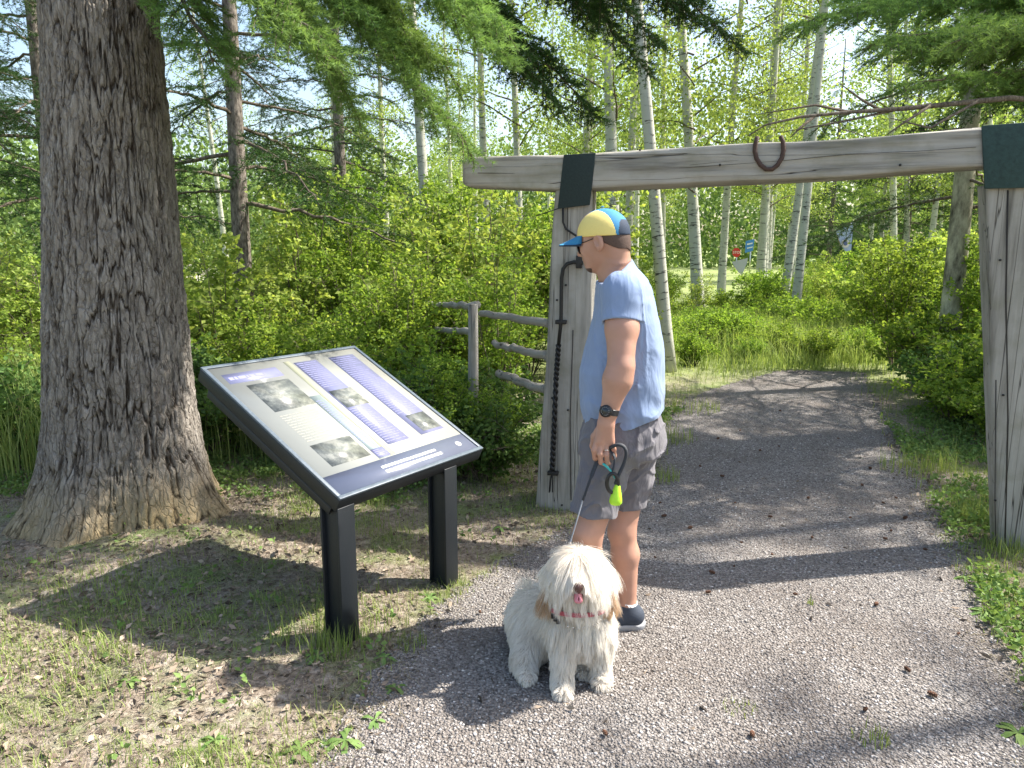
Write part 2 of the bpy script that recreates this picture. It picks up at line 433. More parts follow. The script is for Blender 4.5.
so.rotation_euler = Vector(-S).to_track_quat('-Z', 'Y').to_euler(); so.location = tuple(S*30)
scn.view_settings.view_transform = 'Standard'; scn.view_settings.look = 'None'
scn.view_settings.exposure = 1.33; scn.view_settings.gamma = 1
scn.cycles.max_bounces = 8; scn.cycles.transparent_max_bounces = 12
scn.cycles.diffuse_bounces = 4; scn.cycles.use_denoising = True

# ------------------------------------------------------------------ ground and path
Lp = np.array([G(*p)[:2] for p in [(330, 790), (368, 730), (412, 665), (446, 625), (478, 592), (545, 548), (640, 500), (662, 455), (676, 425), (694, 400), (738, 384)]])
Rp = np.array([G(*p)[:2] for p in [(1030, 790), (1015, 700), (985, 640), (962, 590), (938, 540), (915, 490), (892, 445), (872, 412), (858, 385)]])
Lp = np.concatenate([[[-1.2, -4]], Lp, [[Lp[-1, 0]+.9, Lp[-1, 1]+.9], [Lp[-1, 0]+4.0, Lp[-1, 1]+4]]])
Rp = np.concatenate([[[1.6, -4]], Rp, [[Rp[-1, 0]+.4, Rp[-1, 1]+.9], [Rp[-1, 0]+3.0, Rp[-1, 1]+4]]])
YEND = Lp[-3, 1]
def xl(y): return np.interp(y, Lp[:, 1], Lp[:, 0])
def xr(y): return np.interp(y, Rp[:, 1], Rp[:, 0])
def pathd(x, y):      # >0 inside
    return np.where(y > 9.3, -1.0, np.minimum(x-xl(y), xr(y)-x))
def gz(x, y):
    x = np.asarray(x, float); y = np.asarray(y, float)
    e = np.clip(-pathd(x, y)/.5, 0, 1)
    d = np.hypot(x+2.25, y-4.15)
    z = e*(.018*fbm(x*1.6, y*1.6, 0, 3, 3) + .01 + .006*fbm(x*11, y*11, 0, 4, 3)) + .05*np.exp(-(d/1.1)**2)
    far = np.clip((np.hypot(x, y)-14)/60, 0, 1)
    return z + far*.5*vnoise(x*.04, y*.04, 0, 9)
gx = np.concatenate([-np.geomspace(8, 400, 26)[::-1], np.linspace(-7.9, 7.9, 420), np.geomspace(8, 400, 26)])
gy = np.concatenate([-np.geomspace(3, 60, 8)[::-1], np.linspace(-2.8, 1.4, 20), np.linspace(1.43, 7, 240), np.linspace(7.05, 14, 90), np.geomspace(14.2, 900, 40)])
X, Y = np.meshgrid(gx, gy, indexing='ij')
Z = gz(X, Y) - np.where((pathd(X, Y) > .12), .012, 0)
i, j = np.meshgrid(np.arange(len(gx)-1), np.arange(len(gy)-1), indexing='ij'); n = len(gy)
F = np.stack([i*n+j, (i+1)*n+j, (i+1)*n+j+1, i*n+j+1], -1).reshape(-1, 4)
def ground_mat():
    m, nt, out = new_mat('soil_and_litter'); tc = nd(nt, 'TexCoord').outputs['Object']
    n1 = noise(nt, tc, 2.2, 6, .65); n2 = noise(nt, tc, 26, 6, .75); n3 = noise(nt, tc, 90, 4, .7); n5 = noise(nt, tc, .06, 3)
    litter = ramp(nt, n2, [(.3, (.10, .075, .055)), (.48, (.27, .22, .17)), (.62, (.44, .38, .31)), (.75, (.56, .5, .42))])
    green = ramp(nt, n3, [(.3, (.06, .11, .025)), (.7, (.24, .32, .09))])
    g = ramp(nt, n1, [(.46, gray(0)), (.62, gray(.75))])
    c = mixc(nt, g, litter, green)
    c = mixc(nt, ramp(nt, n3, [(.28, gray(.8)), (.42, gray(0))]), c, (.05, .035, .025))
    sep = nd(nt, 'SeparateXYZ', {0: tc})
    far = math_(nt, 'MULTIPLY', math_(nt, 'SUBTRACT', sep.outputs[1], 7.5), .4, True)
    c = mixc(nt, far, c, mixc(nt, n1, (.17, .22, .07), (.32, .36, .15)))
    fld = math_(nt, 'MULTIPLY', math_(nt, 'SUBTRACT', sep.outputs[1], 26), .1, True)
    side = math_(nt, 'GREATER_THAN', math_(nt, 'MULTIPLY', sep.outputs[0], -1.0), math_(nt, 'MULTIPLY', sep.outputs[1], .2)); c = mixc(nt, math_(nt, 'MULTIPLY', fld, side), c, mixc(nt, n5, (.5, .46, .33), (.6, .56, .42)))
    pbr(nt, out, c, .95, math_(nt, 'ADD', n2, math_(nt, 'MULTIPLY', n3, .5)), .9, .025, Specular_IOR_Level=.1); return m
g_ = mk('ground', mesh_np('ground', np.stack([X, Y, Z], -1).reshape(-1, 3), F, [ground_mat()], smooth=True)); g_['kind'] = 'structure'
# path
def gravel_mat(ragged=True):
    m, nt, out = new_mat('crushed_gravel'); tc = nd(nt, 'TexCoord').outputs['Object']
    v1 = nd(nt, 'TexVoronoi', {'Vector': tc, 'Scale': 92, 'Randomness': 1}); v2 = nd(nt, 'TexVoronoi', {'Vector': tc, 'Scale': 150})
    n1 = noise(nt, tc, 1.7, 6, .6); n2 = noise(nt, tc, 300, 3)
    sp = nd(nt, 'SeparateColor', {0: v1.outputs['Color']}).outputs[0]
    c = ramp(nt, sp, [(0, (.12, .108, .098)), (.5, (.235, .213, .196)), (.85, (.36, .332, .305)), (1, (.52, .49, .46))])
    sp2 = nd(nt, 'SeparateColor', {0: v2.outputs['Color']}).outputs[0]
    c = mixc(nt, .45, c, ramp(nt, sp2, [(0, (.10, .09, .082)), (1, (.42, .385, .355))]))
    c = mixc(nt, ramp(nt, v1.outputs['Distance'], [(.55, gray(0)), (.85, gray(.8))]), c, (.06, .05, .045))
    c = mixc(nt, ramp(nt, n1, [(.4, gray(0)), (.7, gray(.5))]), c, (.13, .10, .08))
    b = math_(nt, 'ADD', math_(nt, 'MULTIPLY', v1.outputs['Distance'], -1.0), math_(nt, 'MULTIPLY', sp, .6))
    b = math_(nt, 'ADD', b, math_(nt, 'MULTIPLY', v2.outputs['Distance'], -.4))
    pb = pbr(nt, out, c, .9, b, 1.0, .012, Specular_IOR_Level=.2)
    e = nd(nt, 'Attribute', attribute_name='edge').outputs['Fac']
    k = math_(nt, 'GREATER_THAN', math_(nt, 'ADD', e, math_(nt, 'SUBTRACT', noise(nt, tc, 9, 6, .7), .5)), .2)
    tr = nd(nt, 'BsdfTransparent')
    mx = nd(nt, 'MixShader', {0: k, 1: tr.outputs[0], 2: pb.outputs[0]}); nt.links.new(mx.outputs[0], out.inputs[0])
    return m
ys = np.concatenate([np.linspace(-4, 0, 8), np.linspace(.1, 9.4, 190)]); ts = np.linspace(0, 1, 70)
YY, TT = np.meshgrid(ys, ts, indexing='ij')
XL = xl(YY)-.18; XR = xr(YY)+.18
XX = XL + (XR-XL)*TT
ed = np.minimum(XX-XL, XR-XX)/.36
n = len(ts); i, j = np.meshgrid(np.arange(len(ys)-1), np.arange(n-1), indexing='ij')
F = np.stack([i*n+j, i*n+j+1, (i+1)*n+j+1, (i+1)*n+j], -1).reshape(-1, 4)
gz_path = gz(XX, YY)+.004
o = mk('gravel_path', mesh_np('gravel_path', np.stack([XX, YY, gz_path], -1).reshape(-1, 3), F, [gravel_mat()], smooth=True, attrs={'edge': np.clip(ed, 0, 1).ravel()}))
o['kind'] = 'structure'
# loose stones (uncountable)
ico = None
def icos():
    t = (1+5**.5)/2
    V = np.array([[-1, t, 0], [1, t, 0], [-1, -t, 0], [1, -t, 0], [0, -1, t], [0, 1, t], [0, -1, -t], [0, 1, -t], [t, 0, -1], [t, 0, 1], [-t, 0, -1], [-t, 0, 1]])/math.sqrt(1+t*t)
    F = np.array([[0, 11, 5], [0, 5, 1], [0, 1, 7], [0, 7, 10], [0, 10, 11], [1, 5, 9], [5, 11, 4], [11, 10, 2], [10, 7, 6], [7, 1, 8], [3, 9, 4], [3, 4, 2], [3, 2, 6], [3, 6, 8], [3, 8, 9], [4, 9, 5], [2, 4, 11], [6, 2, 10], [8, 6, 7], [9, 8, 1]])
    return V, F
IV, IF = icos()
N = 42000
py = 1.7 + (rng.random(N)**1.6)*6.0; tt = rng.random(N)
px = xl(py)-.12 + (xr(py)-xl(py)+.3)*tt
r = .0022 + .0042*rng.random(N)**2.5
V = IV[None]*(1+.35*rng.normal(size=(N, 12, 1)).clip(-1.2, 1.2)*.6)
sc = np.stack([1+.5*rng.random(N), .8+.4*rng.random(N), .45+.3*rng.random(N)], 1)
V = V*sc[:, None]*r[:, None, None]
a = rng.random(N)*2*PI; c_, s_ = np.cos(a)[:, None], np.sin(a)[:, None]
V = np.stack([V[..., 0]*c_-V[..., 1]*s_, V[..., 0]*s_+V[..., 1]*c_, V[..., 2]], -1)
V += np.stack([px, py, gz(px, py)+.005], 1)[:, None]
F = (IF[None]+12*np.arange(N)[:, None, None]).reshape(-1, 3)
m, nt, out = new_mat('stone_chips'); at = nd(nt, 'Attribute', attribute_name='rnd').outputs['Fac']
pbr(nt, out, ramp(nt, at, [(0, (.09, .08, .074)), (.5, (.23, .208, .19)), (.85, (.37, .34, .315)), (1, (.56, .53, .5))]), .85)
o = mk('loose_gravel', mesh_np('loose_gravel', V.reshape(-1, 3), F, [m], attrs={'rnd': np.repeat(rng.random(N), 12)}))
tag(o, 'loose grey stone chips strewn over the gravel path', 'gravel', kind='stuff')

# ------------------------------------------------------------------ ribbons: grass
def blades(x, y, h, wd, lean=.35, seg=3, rnd=None, z0=None):
    n = len(x); a = rng.random(n)*2*PI; ln = lean*rng.random(n)
    dx, dy = np.cos(a), np.sin(a); sx, sy = -dy, dx
    z0 = gz(x, y)-.004 if z0 is None else z0
    V = []
    for k in range(seg+1):
        t = k/seg; ww = wd*(1-t)**.7*.5 if k < seg else wd*.04
        ox = h*ln*t*t; zz = z0 + h*t*(1-.35*ln*t)
        c = np.stack([x+dx*ox, y+dy*ox, zz], 1); s = np.stack([sx, sy, 0*sx], 1)*np.broadcast_to(ww, n)[:, None]
        V += [c-s, c+s]
    V = np.stack(V, 1).reshape(-1, 3)
    b = np.arange(n)[:, None]*(2*(seg+1))
    F = np.concatenate([b+np.array([2*k, 2*k+1, 2*k+3, 2*k+2]) for k in range(seg)])
    r = rng.random(n) if rnd is None else rnd
    return V, F, np.repeat(r, 2*(seg+1))
def inview(x, y, m=.15):
    return (y > .8) & (np.abs(x) < (y+.3)*(.70+m))
def scatter(n, x0, x1, y0, y1, f):
    x = x0+(x1-x0)*rng.random(n); y = y0+(y1-y0)*rng.random(n); k = (rng.random(n) < f(x, y)) & inview(x, y)
    return x[k], y[k]
# short lawn-like grass, patchy
def dens(x, y):
    pd = -pathd(x, y); c = fbm(x*1.7+3, y*1.7, 0, 21, 3)
    d = np.clip(.42+c*.9+.35*np.exp(-((y-2.3)/.5)**2)*(x < 0), .08, 1)*np.clip((pd+.02)/.12, 0, 1)
    tr = np.hypot(x+2.28, y-4.15); d = d*np.clip((tr-.6)/.4, 0, 1)
    under = np.exp(-(((x+1.3)/1.0)**2+((y-3.3)/.8)**2)); d *= 1-.35*under
    return np.clip(d, 0, 1)
x, y = scatter(230000, -4, 4.5, 1.6, 5.6, dens)
clump = .5+.5*vnoise(x*9, y*9, 0, 5)
V, F, r = blades(x, y, (.014+.055*rng.random(len(x))**1.6)*(.5+clump), .004, .9, 3)
o = mk('short_grass', mesh_np('short_grass', V, F, [M['grass']], attrs={'rnd': r})); tag(o, 'short patchy green grass on the ground around the sign', 'grass', kind='stuff')
x, y = scatter(110000, -4, 4.5, 1.6, 5.6, lambda x, y: dens(x+7, y+2)*np.clip((-pathd(x, y)+.1)/.15, 0, 1))
V, F, r = blades(x, y, .01+.04*rng.random(len(x)), .0025, 2.2, 3)
o = mk('dry_grass', mesh_np('dry_grass', V, F, [M['dry_grass']], attrs={'rnd': r})); tag(o, 'dry straw coloured grass and thatch on the ground', 'dry grass', kind='stuff')
# taller tufts: by the sign legs, the tree, the path edges
tuf = [(*G(342, 648)[:2], 90, .11, .10), (*G(300, 640)[:2], 60, .13, .12), (*G(412, 648)[:2], 50, .06, .06), (*G(455, 590)[:2], 60, .08, .05), (*G(325, 655)[:2], 60, .08, .11),
       (*G(1000, 552)[:2], 60, .1, .12), (*G(1015, 560)[:2], 90, .13, .12), (*G(970, 520)[:2], 90, .1, .14), (*G(940, 470)[:2], 90, .12, .16), (*G(660, 480)[:2], 120, .15, .1), (*G(672, 440)[:2], 160, .2, .12), (*G(810, 605)[:2], 14, .015, .05), (*G(740, 710)[:2], 40, .06, .03), (*G(870, 740)[:2], 40, .06, .05), (*G(905, 470)[:2], 120, .2, .14), (*G(690, 410)[:2], 200, .3, .12)]
xs, ysx, hs = [], [], []
for tx, ty, nn, rr, hh in tuf:
    a = rng.random(nn)*2*PI; q = rr*np.sqrt(rng.random(nn)); xs.append(tx+q*np.cos(a)); ysx.append(ty+q*np.sin(a)); hs.append(hh*(.5+.8*rng.random(nn)))
x, y, h = map(np.concatenate, (xs, ysx, hs))
V1, F1, r1 = blades(x, y, h, .005, .45, 4)
x, y = scatter(9000, -4, 5.5, 4.6, 9.5, lambda x, y: np.clip((-pathd(x, y)+.15)/.3, 0, 1)*.9)
V2, F2, r2 = blades(x, y, .05+.12*rng.random(len(x)), .006, .7, 3)
o = mk('grass_tufts', mesh_np('grass_tufts', np.concatenate([V1, V2]), [F1, F2+len(V1)], [M['grass']], attrs={'rnd': np.concatenate([r1, r2])}))
tag(o, 'longer tufts of green grass along the path edges and at the sign legs', 'grass', kind='stuff')
# tall meadow grass
def tallf(x, y):
    return np.where(pathd(x, y) < -.15, 1, 0)*np.clip(.55+.6*vnoise(x*.9, y*.9, 0, 31), 0, 1)
x1, y1 = scatter(9000, -7, -2.6, 4.6, 7.5, lambda x, y: np.where(x < -1.0-.4*y+.4, 1, 0)*.9)
x2, y2 = scatter(130000, 0.8, 10, 8.8, 17, lambda x, y: tallf(x, y)*np.where(y > 9.4, 1, .3))
x3, y3 = scatter(12000, -6.5, 0, 5.0, 8.5, lambda x, y: .5+0*x)
x = np.concatenate([x1, x2, x3]); y = np.concatenate([y1, y2, y3])
hh = np.concatenate([.45+.5*rng.random(len(x1)), (.12+.5*rng.random(len(x2)))*np.clip((y2-8.8)/1.2, .3, 1), .2+.35*rng.random(len(x3))])
V, F, r = blades(x2, y2, hh[len(x1):len(x1)+len(x2)], .008, .9, 4)
o = mk('meadow_grass', mesh_np('meadow_grass', V, F, [M['meadow']], attrs={'rnd': r})); tag(o, 'pale sunlit meadow grass beyond the end of the path', 'tall grass', kind='stuff')
x = np.concatenate([x1, x3]); y = np.concatenate([y1, y3]); hh = np.concatenate([hh[:len(x1)], hh[len(x1)+len(x2):]])
V, F, r = blades(x, y, hh, .009, .7, 4)
o = mk('tall_grass', mesh_np('tall_grass', V, F, [M['grass']], attrs={'rnd': r})); tag(o, 'tall lush green grass around the shrubs and behind the big tree', 'tall grass', kind='stuff')
# litter: needles, leaf scraps, twigs
def litf(x, y):
    pd = -pathd(x, y); return np.clip((pd+.12)/.2, .02, 1)*np.clip(.55+.7*fbm(x*1.2, y*1.2, 0, 77, 3), .1, 1)
x, y = scatter(190000, -4.2, 4.6, 1.6, 6.2, litf)
nn = len(x); D = unit(nn, .25); P0 = np.stack([x, y, gz(x, y)+.004+.008*rng.random(nn)], 1)
Ls = .008+.04*rng.random(nn)**3; V, F, r = leaves(P0, D, Ls, np.where(rng.random(nn) < .6, .003, Ls*.5), .1)
V[:, 2] = np.maximum(V[:, 2], gz(V[:, 0], V[:, 1])+.002)
o = mk('leaf_litter', mesh_np('leaf_litter', V, F, [M['litter']], attrs={'rnd': r})); tag(o, 'brown needles, bark scraps and dead leaves littering the ground', 'leaf litter', kind='stuff')
# broad low ground cover right of the path and behind the gate
def cover(x, y):
    pd = -pathd(x, y); return np.where(((x > 1.5) & (pd > .05)) | ((x < 1.5) & (y > 4.3) & (pd > .1)), 1, .03)*np.clip(.75+fbm(x*2, y*2, 0, 51, 3), 0, 1)*(pd > 0)
x, y = scatter(42000, -3.6, 5.6, 1.6, 7.0, cover)
k = (rng.integers(3, 7, len(x))); x = np.repeat(x, k)+.012*rng.normal(size=k.sum()); y = np.repeat(y, k)+.012*rng.normal(size=k.sum())
nn = len(x); D = unit(nn, .4); D[:, 2] = np.abs(D[:, 2])+.1
V, F, r = leaves(np.stack([x, y, gz(x, y)+.01+.05*rng.random(nn)], 1), D, .015+.025*rng.random(nn), .02, .1)
o = mk('ground_cover', mesh_np('ground_cover', V, F, [M['weed']], attrs={'rnd': r})); tag(o, 'low leafy weeds covering the ground beside the path', 'ground cover', kind='stuff')

# dandelion-like plants (each a thing)
def rosette(seed, n, L):
    r_ = np.random.default_rng(seed); V = []; F = []; R = []; b = 0
    for k in range(n):
        a = 2*PI*k/n + r_.normal()*.3; l = L*(.6+.5*r_.random()); wd = l*.24; el = .25+.5*r_.random(); m = 7
        ts = np.linspace(0, 1, m); lob = np.where(np.arange(m) % 2 == 0, .75, 1.1)
        prof = np.sin(PI*np.clip(ts*.92+.03, 0, 1)**1.4)*lob*wd*.5 + .002
        rr = l*ts; zz = l*(el*ts - (.35+el*.75)*ts*ts) + .006
        d = np.array([math.cos(a), math.sin(a)]); s = np.array([-d[1], d[0]])
        for q, sg in ((0, -1), (1, 0), (2, 1)):
            pts = np.stack([d[0]*rr+s[0]*prof*sg, d[1]*rr+s[1]*prof*sg, np.maximum(zz + abs(sg)*.15*prof, .003)], 1); V.append(pts)
        for q in range(2):
            i = np.arange(m-1); F.append(np.stack([b+q*m+i, b+(q+1)*m+i, b+(q+1)*m+i+1, b+q*m+i+1], 1))
        R.append(np.full(3*m, r_.random())); b += 3*m
    return mesh_np('leaves', np.concatenate(V), np.concatenate(F), [M['weed']], smooth=True, attrs={'rnd': np.concatenate(R)})
ros = [rosette(s, n, L) for s, n, L in ((1, 7, .075), (2, 9, .085), (3, 5, .07), (4, 8, .05))]
spots = [(345, 742, 1, 'dandelion with toothed leaves at the gravel edge, bottom centre left'), (300, 752, 0, 'dandelion rosette at the very bottom edge of the photo, left of the gravel'),
         (375, 722, 2, 'small dandelion with upright leaves where grass meets gravel'), (215, 745, 3, 'small weed in the sunny grass near the bottom left edge'),
         (318, 660, 2, 'pale broad leaved weed just in front of the near sign leg'), (385, 660, 3, 'weed to the right of the near sign leg'), (130, 690, 3, 'weed in the grass in front of the shadow of the sign'),
         (395, 690, 3, 'low weed at the edge of the gravel left of the dog'), (985, 615, 1, 'broad leaved weed right of the path below the gate post'), (1010, 640, 0, 'broad leaved plant at the right edge of the photo'), (1018, 735, 1, 'bright leafy plant in the bottom right corner'),
         (965, 580, 3, 'small weed between the path and the right gate post'), (500, 530, 3, 'small weed on the ground left of the left gate post'), (430, 600, 3, 'weed between the two sign legs')]
for u, v, k, lb in spots:
    g = G(u, v); o = mk('weed_plant', ros[k], None, (g[0], g[1], gz(g[0], g[1]))); o.rotation_euler[2] = random.random()*6; tag(o, lb, 'weed', 'broad leaved weeds in the grass')

# ------------------------------------------------------------------ pine cones
def cone_mesh(seed):
    mb = MB(); r_ = np.random.default_rng(seed)
    L = .045
    tube(mb, [(0, 0, -L/2), (0, 0, -L*.2), (0, 0, L*.2), (0, 0, L/2)], [.006, .009, .008, .003], 7)
    for k in range(34):
        t = k/34; a = k*2.4; z = -L/2+L*t; R = .0165*math.sin(PI*(.15+.8*t))**.7
        d = np.array([math.cos(a), math.sin(a), 0]); s = np.array([-d[1], d[0], 0])
        c = np.array([0, 0, z]); w_ = .0065
        tip = c+d*R+np.array([0, 0, .006]); mb.add([c+d*.004-s*w_*.4, c+d*R*.7-s*w_, tip, c+d*R*.7+s*w_, c+d*.004+s*w_*.4, c+d*R*.75+np.array([0, 0, -.002])], [[0, 1, 5, 4], [1, 2, 3, 5], [4, 5, 3, 4]][:2]+[[4, 3, 2, 0]])
    me = mb.mesh('scales', M['cone']); return me
cm = [cone_mesh(1), cone_mesh(2)]
cs = [(712, 575), (734, 569), (741, 545), (770, 519), (772, 557), (885, 541), (891, 533), (708, 595), (795, 597), (876, 607), (907, 673), (865, 713), (605, 737), (752, 738), (932, 698), (760, 452), (779, 448), (838, 440), (700, 468), (664, 518), (690, 530), (883, 505), (896, 500), (808, 500), (862, 487), (718, 440), (740, 432), (655, 560), (958, 637), (925, 552), (480, 615), (735, 505), (812, 540), (660, 505), (870, 470), (800, 425), (780, 412), (722, 478), (850, 520), (905, 520)]
for k, (u, v) in enumerate(cs):
    g = G(u, v); o = mk('fir_cone', cm[k % 2], None, (g[0], g[1], gz(g[0], g[1])+.016)); o.rotation_euler = (PI/2+random.uniform(-.2, .2), random.random()*6, random.random()*6)
    s = random.uniform(.35, .7); o.scale = (s, s, s); tag(o, 'small brown fir cone lying on the gravel path', 'fir cone', 'fir cones scattered on the gravel path')

# ------------------------------------------------------------------ big fir trunk
TX, TY = -2.27, 4.17
vv = np.concatenate([np.linspace(0, 1.0, 230), np.linspace(1.0, 3.4, 330)[1:], np.linspace(3.4, 14, 60)[1:]])
th = np.linspace(0, 2*PI, 520, endpoint=False)
ZZ, TH = np.meshgrid(vv, th, indexing='ij')
base = np.interp(vv, [0, .08, .2, .4, .7, 1.1, 1.6, 2.6, 5, 14], [.60, .545, .485, .43, .39, .370, .345, .288, .24, .12])
R0 = base[:, None]*np.ones_like(TH)
flare = np.exp(-ZZ/.26); R0 += flare*.085*(np.cos(3*TH+.6)+.6*np.cos(5*TH+2)+.4*np.cos(8*TH+1))
cx_, cy_ = np.cos(TH)*.4, np.sin(TH)*.4
wx = fbm(cx_*5, cy_*5, ZZ*1.6, 41, 3)
def ridge(fx, fz, s):
    return np.abs(fbm(cx_*fx+wx*.35, cy_*fx, ZZ*fz+wx*.3, s, 3))
rg = ridge(25, 3.6, 61); rg2 = ridge(52, 11, 62)
fur_ = np.clip(1-rg/.20, 0, 1)**1.2; fur2 = np.clip(1-rg2/.25, 0, 1)
lowm = np.clip(ZZ/.5, .45, 1)
R0 = R0 - lowm*(.017*fur_ + .007*fur2) + .007*fbm(cx_*40, cy_*40, ZZ*16, 71, 4) + .012*vnoise(cx_*4, cy_*4, ZZ*2, 8)
TLX = .04*np.minimum(vv, 4)[:, None]
VX = TX + TLX + R0*np.cos(TH); VY = TY + R0*np.sin(TH)
n = len(th); i, j = np.meshgrid(np.arange(len(vv)-1), np.arange(n), indexing='ij'); j2 = (j+1) % n
F = np.stack([i*n+j, i*n+j2, (i+1)*n+j2, (i+1)*n+j], -1).reshape(-1, 4)
V = np.stack([VX-TX, VY-TY, ZZ-.03], -1).reshape(-1, 3)
foot = np.clip(1-(ZZ-.12-.12*vnoise(cx_*5, cy_*5, 0, 14))/.35, 0, 1)
me = mesh_np('trunk', V, F, [M['bark']], smooth=True, attrs={'furrow': np.clip(fur_*1.1-.25+.35*fur2*fur_, 0, 1).ravel(), 'foot': foot.ravel()})
big = empty('fir_tree', (TX, TY, 0))
tag(big, 'huge old fir with deeply furrowed grey bark and a flared ochre foot behind the sign', 'tree')
child('trunk', me, big)

# ------------------------------------------------------------------ conifer boughs
def bough(axis, sec_len, seed, step=.07, needle=.02, nw=.0022, nd_=3.2e-3, start=.25, tstep=.03, tlen=.11, droop=.5, plane=.35, r0=.02, bare=0.0, both=True):
    """axis: (k,3) polyline. returns wood MB and needle arrays"""
    r_ = np.random.default_rng(seed); ax = np.asarray(axis, float)
    seg = np.linalg.norm(np.diff(ax, axis=0), axis=1); cum = np.concatenate([[0], np.cumsum(seg)]); Lt = cum[-1]
    q = np.linspace(0, Lt, max(6, int(Lt/.12))); pts = np.stack([np.interp(q, cum, ax[:, k]) for k in range(3)], 1)
    pts[1:-1] += r_.normal(size=pts[1:-1].shape)*.012
    wd = MB(); tube(wd, pts, np.linspace(r0, .004, len(pts)), 6)
    A = []; B = []
    cumq = q
    for s in np.arange(Lt*start, Lt, step*(.8+.4*r_.random())):
        for side in (-1, 1):
            if r_.random() < bare: continue
            t = s/Lt; p = np.array([np.interp(s, cumq, pts[:, k]) for k in range(3)])
            i = min(len(pts)-2, np.searchsorted(cumq, s)); d = pts[i+1]-pts[i-1] if i > 0 else pts[1]-pts[0]; d /= np.linalg.norm(d)
            sd = np.cross(d, [0, 0, 1.]); sd /= np.linalg.norm(sd)+1e-9
            l = sec_len*(.35+.65*math.sin(PI*min(1, .15+.85*(1-t))*.5))*(.6+.6*r_.random())
            if t > .85: l *= .6
            dir_ = d*.75 + sd*side*(.8+.3*r_.random()) + np.array([0, 0, r_.normal()*plane-.1]); dir_ /= np.linalg.norm(dir_)
            m = max(3, int(l/.06)); u = np.linspace(0, 1, m)[:, None]
            sp = p + dir_*l*u + np.array([0, 0, -1.])*l*droop*u*u + r_.normal(size=(m, 3))*.006*u
            tube(wd, sp, np.linspace(.004, .0015, m), 4, cap=False)
            A.append(sp[:-1]); B.append(sp[1:])
            nt_ = int(l/tstep)
            if nt_ > 1:
                w_ = np.linspace(.12, .97, nt_); bp = np.stack([np.interp(w_, u[:, 0], sp[:, k]) for k in range(3)], 1)
                sd2 = np.cross(dir_, [0, 0, 1.]); sd2 /= np.linalg.norm(sd2)+1e-9
                sg = np.where(np.arange(nt_) % 2 == 0, 1, -1)[:, None]
                td = dir_*.8 + sd2*sg*.8 + r_.normal(size=(nt_, 3))*.22 + np.array([0, 0, -.3*droop]); td /= np.linalg.norm(td, axis=1, keepdims=True)
                tl = tlen*(1.15-w_)[:, None]*(.6+.7*r_.random((nt_, 1)))
                A.append(bp); B.append(bp+td*tl)
    A = np.concatenate(A); B = np.concatenate(B); L = np.linalg.norm(B-A, axis=1)
    k = np.maximum(1, (L/nd_).astype(int)); idx = np.repeat(np.arange(len(A)), k); nn = len(idx)
    t = r_.random(nn)[:, None]; p = A[idx]+(B[idx]-A[idx])*t; d = (B[idx]-A[idx])/L[idx][:, None]
    ra = r_.normal(size=(nn, 3)); ra[:, 2] = ra[:, 2]*.6+.25; ra -= (ra*d).sum(1, keepdims=True)*d; ra /= np.linalg.norm(ra, axis=1, keepdims=True)+1e-9
    dd = d*.65+ra*.8; dd /= np.linalg.norm(dd, axis=1, keepdims=True)
    ln = (needle*(.7+.5*r_.random(nn)))[:, None]
    sd = np.cross(dd, r_.normal(size=(nn, 3))); sd /= np.linalg.norm(sd, axis=1, keepdims=True)+1e-9
    V = np.stack([p-sd*nw*.5, p+sd*nw*.5, p+dd*ln], 1).reshape(-1, 3)
    F = (np.arange(nn)*3)[:, None]+np.arange(3)
    base_r = np.clip(r_.random(len(A))*.5+.5*r_.random(len(A)), 0, 1)
    return wd, V, F, np.repeat(base_r[idx]*.7+.3*r_.random(nn), 3)
def add_bough(parent, name, wd_V_F_r, matn='fir', org=None):
    wd, V, F, r = wd_V_F_r
    if org is not None:
        org = np.asarray(org, float); wd.V = [v-org for v in wd.V]; V = V-org
    b = child(name, wd.mesh(name, M['twig']), parent)
    child('needles', mesh_np('needles', V, F, [M[matn]], attrs={'rnd': r}), b)
    return b
def curve3(a, b, sag=.0, n=8, rise=0):
    t = np.linspace(0, 1, n)[:, None]; a = np.asarray(a, float); b = np.asarray(b, float)
    return a+(b-a)*t+np.array([0, 0, 1.])*(sag*4*t*(1-t))
TO = (TX, TY, 0)
tr = lambda z: np.array([TX-.01*z+.2, TY, z])
# visible hanging boughs upper left
near = [((-1.9, 4.0, 3.4), P(470, 150, 3.9), .25, .34), ((-1.9, 3.95, 3.7), P(500, 20, 3.7), .2, .4), ((-1.9, 3.9, 3.3), P(330, 60, 3.3), .2, .36),
        ((-1.9, 4.2, 3.5), P(430, 70, 4.4), .2, .4), ((-1.95, 3.9, 3.1), P(215, 70, 3.5), .15, .26), ((-1.9, 4.2, 3.6), P(360, 120, 4.6), .2, .36), ((-2.1, 4.3, 3.2), P(400, 20, 4.9), .3, .42),
        ((-1.9, 4.4, 3.5), P(300, 25, 5.2), .2, .42), ((-1.9, 4.0, 3.5), P(400, 55, 3.9), .2, .42), ((-1.9, 4.0, 3.6), P(460, 90, 4.1), .2, .36), ((-1.9, 3.8, 3.5), P(300, 5, 3.5), .1, .3), ((-1.9, 4.1, 3.6), P(510, 60, 4.4), .2, .34)]
for k, (a, b, sg, sl_) in enumerate(near):
    add_bough(big, 'branch', bough(curve3(a, b, sg, 8), sl_*1.15, 100+k, .040, .031, .0042, 2.4e-3, .22, .024, .13, .22, .22, .022), 'fir_lit', TO)
